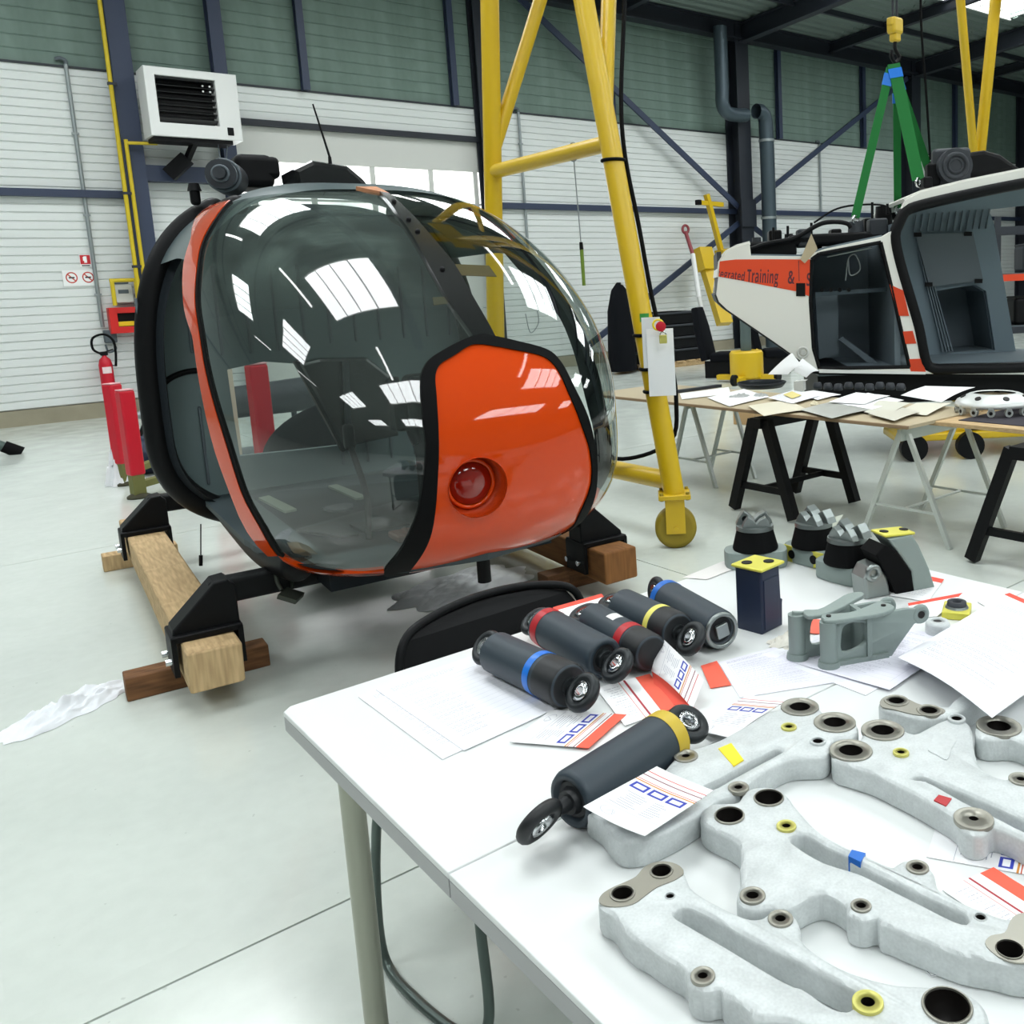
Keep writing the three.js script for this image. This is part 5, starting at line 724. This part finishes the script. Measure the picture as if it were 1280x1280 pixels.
function crumple(name, label, cat, c, rx, rz, h, m, n = 26, sd = 1, turn = 0) {
  const pos = [], idx = [], uv = []; for (let j = 0; j <= n; j++) for (let i = 0; i <= n; i++) { const u = i / n * 2 - 1, v = j / n * 2 - 1, r = Math.max(Math.abs(u), Math.abs(v)), e = 1 + .25 * noise.noise(u * 2.2 + sd, v * 2.2, sd); const y = Math.max(.002, h * (1 - r * r) * (.55 + 1.1 * Math.abs(fbm(u * 2.4 + sd, v * 2.4, sd, 4)) * 2)); pos.push(u * rx * e * (1 - .18 * v * v), y, v * rz * e * (1 - .18 * u * u)); uv.push(u, v); }
  const w = n + 1; for (let j = 0; j < n; j++) for (let i = 0; i < n; i++) { const a = j * w + i; idx.push(a, a + w, a + 1, a + 1, a + w, a + w + 1); }
  const g = new THREE.BufferGeometry(); g.setAttribute('position', new THREE.Float32BufferAttribute(pos, 3)); g.setAttribute('uv', new THREE.Float32BufferAttribute(uv, 2)); g.setIndex(idx); g.computeVertexNormals(); const o = solo(name, g, m, label, cat); o.position.copy(c); o.rotation.y = turn; return o;
}
crumple('cloth_wad', 'small crumpled cloth at the foot of the navy block', 'cloth', onT(985, 803), .05, .04, .02, S(0xd6d3c9, .95, 0, { side: THREE.DoubleSide }), 20, 3);
crumple('white_rag', 'crumpled white rag on the floor beside the timber end', 'rag', atY(85, 888), .27, .11, .05, MT.cloth, 40, 5, .55);
crumple('plastic_sheet', 'crumpled clear plastic sheet on the floor under the helicopter nose', 'plastic', atY(580, 733), .42, .26, .035, S(0xf6f8fa, .85, 0, { side: THREE.DoubleSide }), 44, 9, .2);
// ---------------------------------------------------------------- far trestle tables
{
  const t1 = thing('trestle_tabletop', 'long plywood board on mixed trestles covered with papers', 'table', [0, 0, 0]); part('board', rb(.82, .022, 3.3, .003, 4.9, .729, -4.85).rotateY(0), MT.ply, t1); part('edge', rb(.02, .02, 3.3, .002, 4.48, .729, -4.85), S(0x8a7358, .8), t1);
  const t2 = thing('trestle_tabletop', 'pale board with a dark mat on the black trestle beside the second board', 'table', [0, 0, 0]); part('board', rb(.8, .026, 1.9, .003, 5.16, .717, -2.3), MT.wood, t2); part('mat', rb(.6, .004, 1.2, .001, 5.16, .733, -2.5), S(0x2a2630, .8), t2);
  const trestle = (label, z, x0, x1, sp, m, r, group, metal) => {
    const g = thing(metal ? 'metal_trestle' : 'wooden_trestle', label, 'trestle', [0, 0, 0]); const h = .7;
    part('ridge', b2(x0 - .05, x1 + .05, h - .07, h, z - r, z + r), m, g);
    for (const x of [x0, x1]) { for (const s of [-1, 1]) part('leg', metal ? bar([x, 0, z + s * sp], [x, h - .03, z + s * .03], .028, .028, V(1, 0, 0)) : bar([x, .02, z + s * sp], [x, h - .02, z + s * .06], .07, .06, V(1, 0, 0)), m, g); part('stretcher', bar([x, .2, z - sp * .75], [x, .2, z + sp * .75], metal ? .014 : .03, metal ? .014 : .045), m, g); }
    part('rail', metal ? rod([x0, .2, z], [x1, .2, z], .009) : bar([x0, .2, z], [x1, .2, z], .025, .035), m, g); return g;
  };
  trestle('black wooden trestle under the middle of the plywood board', -4.4, 4.45, 5.1, .29, MT.black, .05);
  trestle('black wooden trestle under the pale board', -2.45, 4.45, 5.1, .3, MT.black, .05);
  trestle('white metal trestle at the end of the plywood board beside the gantry', -5.6, 4.85, 5.3, .28, S(0xb4bab6, .4, .4), .014, null, true);
  trestle('white metal trestle where the plywood board meets the pale board', -3.3, 4.58, 5.2, .32, S(0xc9cfca, .4, .4), .014, null, true);
  // on the boards
  const TB = .741, lay = (l, pix, m, b = 0) => sheet('paper_sheet', l, 'paper', pix, m, b, TB);
  const wp = S(0xf2f3f4, .85);
  const zG = p => crop(770, 440, 3.765, p), zH = p => crop(1080, 430, 6.4, p), hh = (p, h) => p.map((q, i) => [q[0], q[1], Array.isArray(h) ? h[i] : h]);
  lay('white sheet beside the dark tray on the plywood board', hh(zG([[300, 195], [530, 165], [540, 195], [310, 222]]), .006), wp);
  lay('sheet with a yellow note lying beside the dark tray', hh(zG([[715, 215], [830, 180], [960, 205], [830, 242]]), .02), pgM[0]);
  lay('sheet overlapping the yellow noted sheet', hh(zG([[840, 195], [930, 180], [1060, 200], [950, 225]]), .012), wp, .004);
  lay('white sheets in the middle of the plywood board', hh(zG([[1000, 235], [1130, 190], [1290, 205], [1170, 245]]), .03), wp, .006);
  lay('large curled white sheet next to the silver ring', hh(zH([[295, 410], [490, 335], [890, 345], [620, 465]]), [.035, .02, .06, .04]), wp, .012);
  lay('pale bagged sheet at the board edge under the large curled sheet', hh(zH([[270, 545], [420, 470], [700, 470], [500, 570]]), [.012, .03, .03, .012]), S(0xd9d6c6, .7), .004);
  lay('pale bagged sheet beside the white sheets', hh(zH([[0, 545], [120, 450], [370, 470], [190, 570]]), [.014, .03, .03, .014]), S(0xd3d2c4, .7), .004);
  lay('white form in front of the dark tray', hh([[884, 497], [930, 486], [962, 496], [912, 508]], .008), wp, .003);
  lay('cream envelope at the board edge before the yellow noted sheet', hh([[935, 507], [985, 500], [1010, 512], [955, 520]], .012), S(0xd8d2bd, .7), .004);
  lay('grey plastic sleeve between the white sheets', hh([[1000, 512], [1048, 500], [1090, 512], [1040, 523]], .016), S(0xb9bbb4, .35), .006);
  lay('white form at the board edge beside the rubber cups', hh([[1040, 503], [1085, 491], [1130, 500], [1090, 512]], .022), wp, .004);
  lay('yellow note lying on a sheet beside the tray', hh([[979, 493], [990, 489], [1002, 494], [990, 498]], .028), S(0xe2d48a, .8));
  lay('stack of pale sleeves at the end of the plywood board', hh([[1085, 517], [1120, 507], [1150, 515], [1118, 526]], .02), S(0xcfccbd, .5), .004);
  const tray = thing('parts_tray', 'round dark tray on the plywood board', 'tray', (() => { const v = atY(952, 484, TB); return [v.x, TB, v.z]; })()); part('dish', lathe([[0, .004], [.17, .006], [.2, .04], [.208, .042], [.205, .03], [.18, 0], [0, 0]].reverse(), 36), S(0x23282b, .35, .3), tray); part('rim', new THREE.TorusGeometry(.205, .006, 8, 40).rotateX(Math.PI / 2).translate(0, .041, 0), MT.darkGrey, tray);
  for (const [x, y, w, l] of [[925, 497, .16, 'grey plastic bag of parts beside the dark tray'], [950, 496, .12, 'clear bag of parts in front of the dark tray'], [1018, 506, .06, 'cream crumpled tissue on the plywood board']]) crumple('parts_bag', l, 'bag', atY(x, y, TB), w * .6, w * .5, .03, S(x > 1000 ? 0xdcd3b4 : 0xa9adab, .4, 0, { side: THREE.DoubleSide }), 20, x, .4);
  const flag = [[[960, 470], [990, 443], [1003, 460], [985, 470]], [[992, 466], [1003, 450], [1024, 466], [1008, 474]]];
  flag.forEach((f, i) => { const b = atY(1000, 490, TB), dd = rayDir(1000, 490), dep = b.clone().sub(EYE).length() / dd.length() + .12 + i * .04, c = f.map((p, k) => atD(p[0], p[1] - 2, dep + (k === 1 ? .06 : 0))), o = c[0].clone(); const k = part(numbered('folded_card'), sheetGeo(c.map(p => p.sub(o)), .02), wp, scene); k.position.copy(o); tag(k, i ? 'smaller white folded card leaning beside the larger one' : 'white card folded upright behind the dark tray', 'card'); });
  const box = thing('small_carton', 'small white carton under the folded cards', 'carton', (() => { const v = atY(1000, 488, TB); return [v.x, TB, v.z]; })(), .5); part('box', rb(.09, .08, .08, .004, 0, .04, 0), MT.offwhite, box); part('flap', rb(.09, .004, .05, .001, 0, .082, .03), MT.offwhite, box);
  for (let i = 0; i < 9; i++) { const v = atY(1022 + i * 13, 486 + (i % 3), TB), g = thing('rubber_cup', 'dark rubber cup in the row along the back of the plywood board', 'cup', [v.x, TB, v.z], 0, 'row of dark rubber cups on the plywood board'); part('cup', lathe([[0, .0], [.035, 0], [.04, .02], [.03, .05], [.02, .055], [0, .045]], 18), MT.darkGrey, g); }
  const rg = thing('ring_gear', 'silver ring casting with lugs and oval holes on the dark mat', 'ring', (() => { const v = atY(1243, 515, .737); return [v.x, .737, v.z]; })()); rg.scale.setScalar(1.22);
  part('ring', lathe([[.105, .1], [.11, .105], [.13, .1], [.19, .07], [.2, .055], [.2, .04], [.185, .04], [.17, .06], [.12, .085], [.105, .09]].reverse(), 48), S(0xd7dad8, .4, .3), rg);
  for (let k = 0; k < 14; k++) { const a = k / 14 * 6.283, l = part('lug', merge(rb(.03, .05, .02, .005, 0, .03, 0), cyl(.02, .02, .02, 0, 0, 0, 16).rotateX(Math.PI / 2).translate(0, .02, 0)).rotateY(Math.PI / 2 + a).translate(Math.cos(-a) * .19, 0, Math.sin(-a) * .19), S(0xc4c9c6, .4, .3), rg); part('hole', cyl(.009, .009, .024, 0, 0, 0, 12).rotateX(Math.PI / 2).rotateY(Math.PI / 2 + a).translate(Math.cos(-a) * .19, .02, Math.sin(-a) * .19), MT.bore, l); if (k % 2) part('oval', cyl(.016, .016, .006, 0, 0, 0, 14).rotateZ(-.46).translate(.158, .088, 0).rotateY(a), MT.bore, rg); }
  const br = thing('steel_strip', 'dark flat steel strip lying at the end of the plywood board', 'strip', [0, 0, 0]); part('strip', bar(atY(842, 490, TB + .012), atY(900, 482, TB + .012), .05, .024), MT.darkGrey, br);
  const ct = thing('cardboard_carton', 'small brown cardboard carton on the floor behind the black trestle', 'carton', (() => { const v = atY(937, 528, 0); return [v.x, 0, v.z]; })(), .4); part('box', rb(.36, .16, .26, .006, 0, .08, 0), S(0xc9a679, .85), ct); part('tape', rb(.05, .002, .262, .001, 0, .161, 0), S(0xb08d5c, .5), ct);
}
// ---------------------------------------------------------------- workshop clutter in the background
{
  const red = (x, y0, y1, dx) => rod([x, y0, 0], [x + dx, y1, 0], .055, .055, 18);
  const stand = (label, pos, turn, sc = 1) => { const g = thing('support_stand', label, 'stand', pos, turn); g.scale.setScalar(sc);
    part('padded_post', rb(.13, .8, .13, .02, 0, .62, 0), MT.red, g); part('post_top', rb(.12, .012, .12, .004, 0, 1.025, 0), S(0xd9a0a4, .8), g); part('socket', rb(.11, .22, .11, .01, 0, .14, 0), MT.olive, g); part('foot', lathe([[0, 0], [.1, 0], [.1, .02], [.05, .05], [0, .06]], 20), S(0x3d3b26, .7), g); part('side_arm', bar([0, .12, 0], [.55, .16, -.1], .09, .06), MT.olive, g); return g; };
  stand('red padded stand with an olive foot beside the cabin door', atY(174, 622).toArray(), .2, .93);
  stand('red padded stand with a white wrapped foot behind the other red stand', atY(157, 606).toArray(), .5, .94);
  const wp = crumple('wrapping_plastic', 'white plastic wrapped around the foot of the rear red stand', 'plastic', atY(158, 604), .16, .16, .45, S(0xeef0f4, .5, 0, { side: THREE.DoubleSide }), 24, 2);
  const s3 = atY(330, 588), s4 = atY(366, 592);
  stand('red padded stand seen through the left windscreen beside a timber strip', [1.95, 0, -8.3], .1, 1.1); stand('taller red padded stand seen through the windscreen opening', [2.25, 0, -8.05], .1, 1.12);
  const tb = thing('timber_strip', 'pale timber strip standing between the red stands seen through the windscreen', 'timber', [2.13, 0, -8.55]); part('strip', rb(.12, 1.3, .05, .005, 0, .65, 0), S(0xd8d2bd, .8), tb); part('yellow_edge', rb(.04, 1.3, .05, .005, -.08, .65, 0), MT.tapeYellow, tb);
  const cy = thing('exhaust_tube', 'dark metal tube with a pointed end lying behind the red stands', 'tube', [2.2, .55, -11]); part('tube', rod([0, 0, 0], [1.5, .05, .2], .16, .2, 24), MT.darkGrey, cy); part('nose_cone', rod([0, 0, 0], [-.35, -.02, -.05], .16, .03, 24), MT.pipeGrey, cy); part('stand_leg', merge(rod([.4, 0, 0], [.4, -.55, 0], .03), rod([1.2, 0, .1], [1.2, -.55, .1], .03), b2(.3, 1.3, -.55, -.53, -.2, .3)), MT.midGrey, cy);
  const bag = thing('tool_bag', 'black tool bag on the floor behind the cabin door frame', 'bag', atY(200, 588).toArray(), .3); const bg = new THREE.SphereGeometry(.3, 24, 16).scale(1.3, .75, .8); { const p = bg.attributes.position; for (let i = 0; i < p.count; i++) { const k = 1 + .12 * noise.noise(p.getX(i) * 5, p.getY(i) * 5, p.getZ(i) * 5); p.setXYZ(i, p.getX(i) * k, Math.max(-.2, p.getY(i) * k) + .2, p.getZ(i) * k); } bg.computeVertexNormals(); } part('bag_body', bg, MT.navy, bag); part('strap', tube([[-.2, .4, .1], [-.1, .56, .12], [.1, .56, .12], [.2, .4, .1]], .02), MT.black, bag);
  const bl = thing('black_pod', 'large black curved panel standing behind the cabin opening', 'panel', [2.75, 0, -7.6], .3); const bp = new THREE.SphereGeometry(.5, 28, 20).scale(1.5, .8, .4).translate(0, .42, 0); part('shell', bp, MT.fabric, bl); part('prop', merge(b2(-.4, -.35, 0, .2, -.1, .1), b2(.35, .4, 0, .2, -.1, .1)), MT.darkGrey, bl);
  const tp = thing('pipe_stand', 'grey tubular stand leg with a black rubber foot at the edge of the floor', 'stand', [0, 0, 0]); const f0 = atY(13, 562, .06); part('tube', rod(f0, f0.clone().add(V(-1.3, .85, -.2)), .06, .06, 18), S(0x50605a, .5, .3), tp); part('rubber_foot', rod(f0.clone().add(V(.1, -.055, .02)), f0.clone().add(V(-.06, .05, 0)), .075, .07, 18), MT.rubber, tp);
  // pallet with dark load, coat and hanging lamp by the wall
  const pz = -14.6, pal = thing('pallet', 'wooden pallet under the black stacked crates by the wall', 'pallet', [11.9, 0, pz]); for (const z of [-.4, 0, .4]) part('bearer', rb(1.7, .1, .1, .005, 0, .05, z), MT.wood, pal); for (let i = 0; i < 6; i++) part('plank', uvXZ(rb(.2, .022, 1, .003, -.72 + i * .29, .112, 0), 1), MT.wood, pal);
  for (let i = 0; i < 4; i++) { const c = thing('black_crate', ['bottom', 'second', 'third', 'topmost'][i] + ' black crate of the stack on the pallet by the wall', 'crate', [11.9, .125 + i * .25, pz]); part('body', rb(1.6 - i * .04, .24, .9, .02, 0, .12, 0), MT.black, c); part('rim', rb(1.64 - i * .04, .04, .94, .01, 0, .22, 0), MT.darkGrey, c); }
  const coat = thing('black_coat', 'black cover draped over the end of the crate stack', 'cover', [10.68, 0, pz + .35], .5); const cg = lathe([[.05, 1.75], [.2, 1.6], [.3, 1.2], [.34, .5], [.36, .06], [.3, .05]].reverse(), 24).scale(1.1, 1, .7); { const p = cg.attributes.position; for (let i = 0; i < p.count; i++) { const k = 1 + .14 * noise.noise(p.getX(i) * 8, p.getY(i) * 1.5, p.getZ(i) * 8); p.setXYZ(i, p.getX(i) * k, p.getY(i), p.getZ(i) * k); } cg.computeVertexNormals(); } part('cloth', cg, MT.fabric, coat); part('edge', tube([[-.1, 1.72, .1], [.1, 1.66, .15], [.28, 1.4, .15]], .012), MT.offwhite, coat);
  const hc = thing('hanging_cable', 'thin cable hanging from the gantry bar with a green sleeve', 'cable', [0, 0, 0]); const ca = atX(717, 196, 3.56), cb = atX(727, 312, 3.56), cc = atX(730, 357, 3.56); part('wire', rod(ca, cb, .004, .004, 6), MT.pipeGrey, hc); part('sleeve', rod(cb, cc, .013, .012, 10), S(0x6d8a2c, .6), hc); part('tip', rod(cb.clone().lerp(ca, .08), cb, .012, .014, 10), MT.black, hc); part('sling_end', merge(rod(ca, ca.clone().add(V(0, .07, .06)), .003, .003, 6), rod(ca, ca.clone().add(V(0, .07, -.06)), .003, .003, 6), new THREE.TorusGeometry(.06, .004, 6, 20).rotateY(Math.PI / 2).translate(ca.x, 2.53, ca.z)), MT.pipeGrey, hc);
  // pole, yellow jib, seats, jack
  const w = (px, py, z) => atZ(px, py, z);
  const pole = thing('tow_bar', 'red and white tow bar leaning on the wall', 'pole', [0, 0, 0]); const a = w(857, 290, -16.2), b = w(866, 318, -15.9), c = w(874, 372, -15.4), d = w(882, 408, -15), e = w(868, 440, -14.6); part('red_end', merge(rod(a, b, .045), new THREE.TorusGeometry(.09, .03, 8, 20).translate(a.x, a.y + .06, a.z)), S(0x8c3a40, .5), pole); part('white_bar', rod(b, c, .055), MT.white, pole); part('lower_bar', rod(c, d, .05), MT.offwhite, pole); part('foot', merge(rod(d, e, .03), rod(e, e.clone().add(V(.2, -.3, .1)), .05, .02), rod(e, e.clone().add(V(-.1, .12, 0)), .06, .04)), S(0x5b2b26, .6), pole);
  const jib = thing('jib_crane', 'yellow folded workshop jib leaning against the wall', 'crane', [0, 0, 0]); const z0 = -16.1; part('tall_post', bar(w(883, 243, z0), w(903, 320, z0), .12, .1), MT.yellow, jib); part('cross_piece', bar(w(872, 253, z0), w(903, 256, z0), .1, .1), MT.yellow, jib); part('cross_cap', rb(.12, .12, .12, .02).translate(...w(873, 253, z0).toArray()), MT.black, jib); part('main_arm', bar(w(878, 312, z0), w(906, 405, z0 + .8), .34, .2), MT.yellow, jib); part('arm_sleeve', bar(w(877, 311, z0 + .1), w(884, 338, z0 + .25), .42, .28), MT.yellow, jib); part('second_arm', bar(w(902, 312, z0), w(905, 330, z0), .3, .2), MT.yellow, jib);
  for (const [x, y, t, l] of [[900, 471, .5, 'black cockpit chair on the floor beside the yellow jack'], [962, 466, .9, 'black cockpit chair half hidden behind the white tail']]) { const p = atY(x, y), s = thing('cockpit_chair', l, 'chair', [p.x, 0, p.z], t); part('backrest', toCreasedNormals(ext(shapeOf([[-.28, .3], [.28, .3], [.26, .9], [.16, 1.25], [-.16, 1.25], [-.26, .9]]), .14, .04).rotateX(-.2).translate(0, 0, -.2), .6), MT.fabric, s); part('cushion', rb(.54, .16, .5, .05, 0, .36, .15), MT.fabric, s); part('base', merge(b2(-.22, -.18, 0, .3, -.2, .35), b2(.18, .22, 0, .3, -.2, .35), b2(-.22, .22, .02, .05, .3, .35)), MT.black, s); }
  const jp = atY(934, 477), jk = thing('hydraulic_jack', 'yellow hydraulic jack with a grey column under the helicopter tail', 'jack', [jp.x, 0, jp.z], .3); part('tank', lathe([[0, .06], [.26, .06], [.28, .1], [.28, .48], [.25, .52], [0, .52]], 28), MT.yellow, jk); part('column', merge(cyl(.09, .09, .6, 0, .8, 0), cyl(.065, .065, .5, 0, 1.3, 0)), S(0x5d6b6b, .4, .5), jk); part('base', merge(bar([-.6, .08, .1], [.4, .08, -.1], .16, .08), bar([-.1, .08, -.5], [.1, .08, .5], .16, .08)), MT.yellow, jk); for (const [x, z] of [[-.62, .1], [.1, .52]]) part('wheel', cyl(.09, .09, .06, 0, 0, 0, 20).rotateX(Math.PI / 2).translate(x, .09, z), MT.black, jk); part('handle', tube([[.28, .4, 0], [.4, .5, 0], [.42, .36, 0], [.28, .3, 0]], .02), MT.yellow, jk);
  // trolley seen under the far table
  const tp2 = atY(1200, 566), tr = thing('yellow_trolley', 'yellow wheeled trolley on the floor beyond the trestles', 'trolley', [tp2.x, 0, tp2.z], -.7); part('frame', merge(rb(1.9, .07, .5, .02, .3, .2, 0), rb(.4, .12, .4, .03, -.2, .28, 0)), MT.yellow, tr); part('load', rb(1.2, .1, .4, .03, .6, .28, 0), MT.black, tr); for (const x of [-.5, 0, .8]) part('wheel', cyl(.12, .12, .08, 0, 0, 0, 24).rotateX(Math.PI / 2).translate(x, .12, .28), MT.black, tr);
  // equipment seen through the far cabin window
  const rk = thing('storage_rack', 'dark storage rack with an orange beam beyond the white helicopter', 'rack', [15.5, 0, -9.2], -.75); for (const x of [-1.6, 0, 1.6]) for (const z of [-.4, .4]) part('upright', b2(x - .05, x + .05, 0, 2.6, z - .04, z + .04), MT.steelDark, rk); for (const y of [.5, 1.45, 2.3]) part('beam', merge(b2(-1.65, 1.65, y, y + .12, .4, .45), b2(-1.65, 1.65, y, y + .12, -.45, -.4)), y === 1.45 ? MT.orangeRed : MT.steelDark, rk); for (const y of [.62, 1.57]) part('shelf', b2(-1.6, 1.6, y, y + .02, -.4, .4), MT.midGrey, rk);
  for (const [x, y, wd, h, m, l] of [[-.9, .64, 1, .55, 'darkGrey', 'dark case on the lower shelf of the storage rack'], [.8, .64, .9, .5, 'black', 'black case on the lower shelf of the storage rack'], [-.6, 1.59, 1.2, .4, 'offwhite', 'pale bundle on the upper shelf of the storage rack'], [.9, 1.59, .8, .5, 'darkGrey', 'dark bin on the upper shelf of the storage rack']]) { const v = V(x, y, 0).applyAxisAngle(V(0, 1, 0), -.75).add(V(15.5, 0, -9.2)), k = thing('storage_case', l, 'case', [v.x, v.y, v.z], -.75); part('body', rb(wd, h, .6, .08, 0, h / 2, 0), MT[m], k); part('lid', rb(wd * .96, .04, .58, .02, 0, h, 0), MT[m], k); }
}
renderer.render(scene, camera);
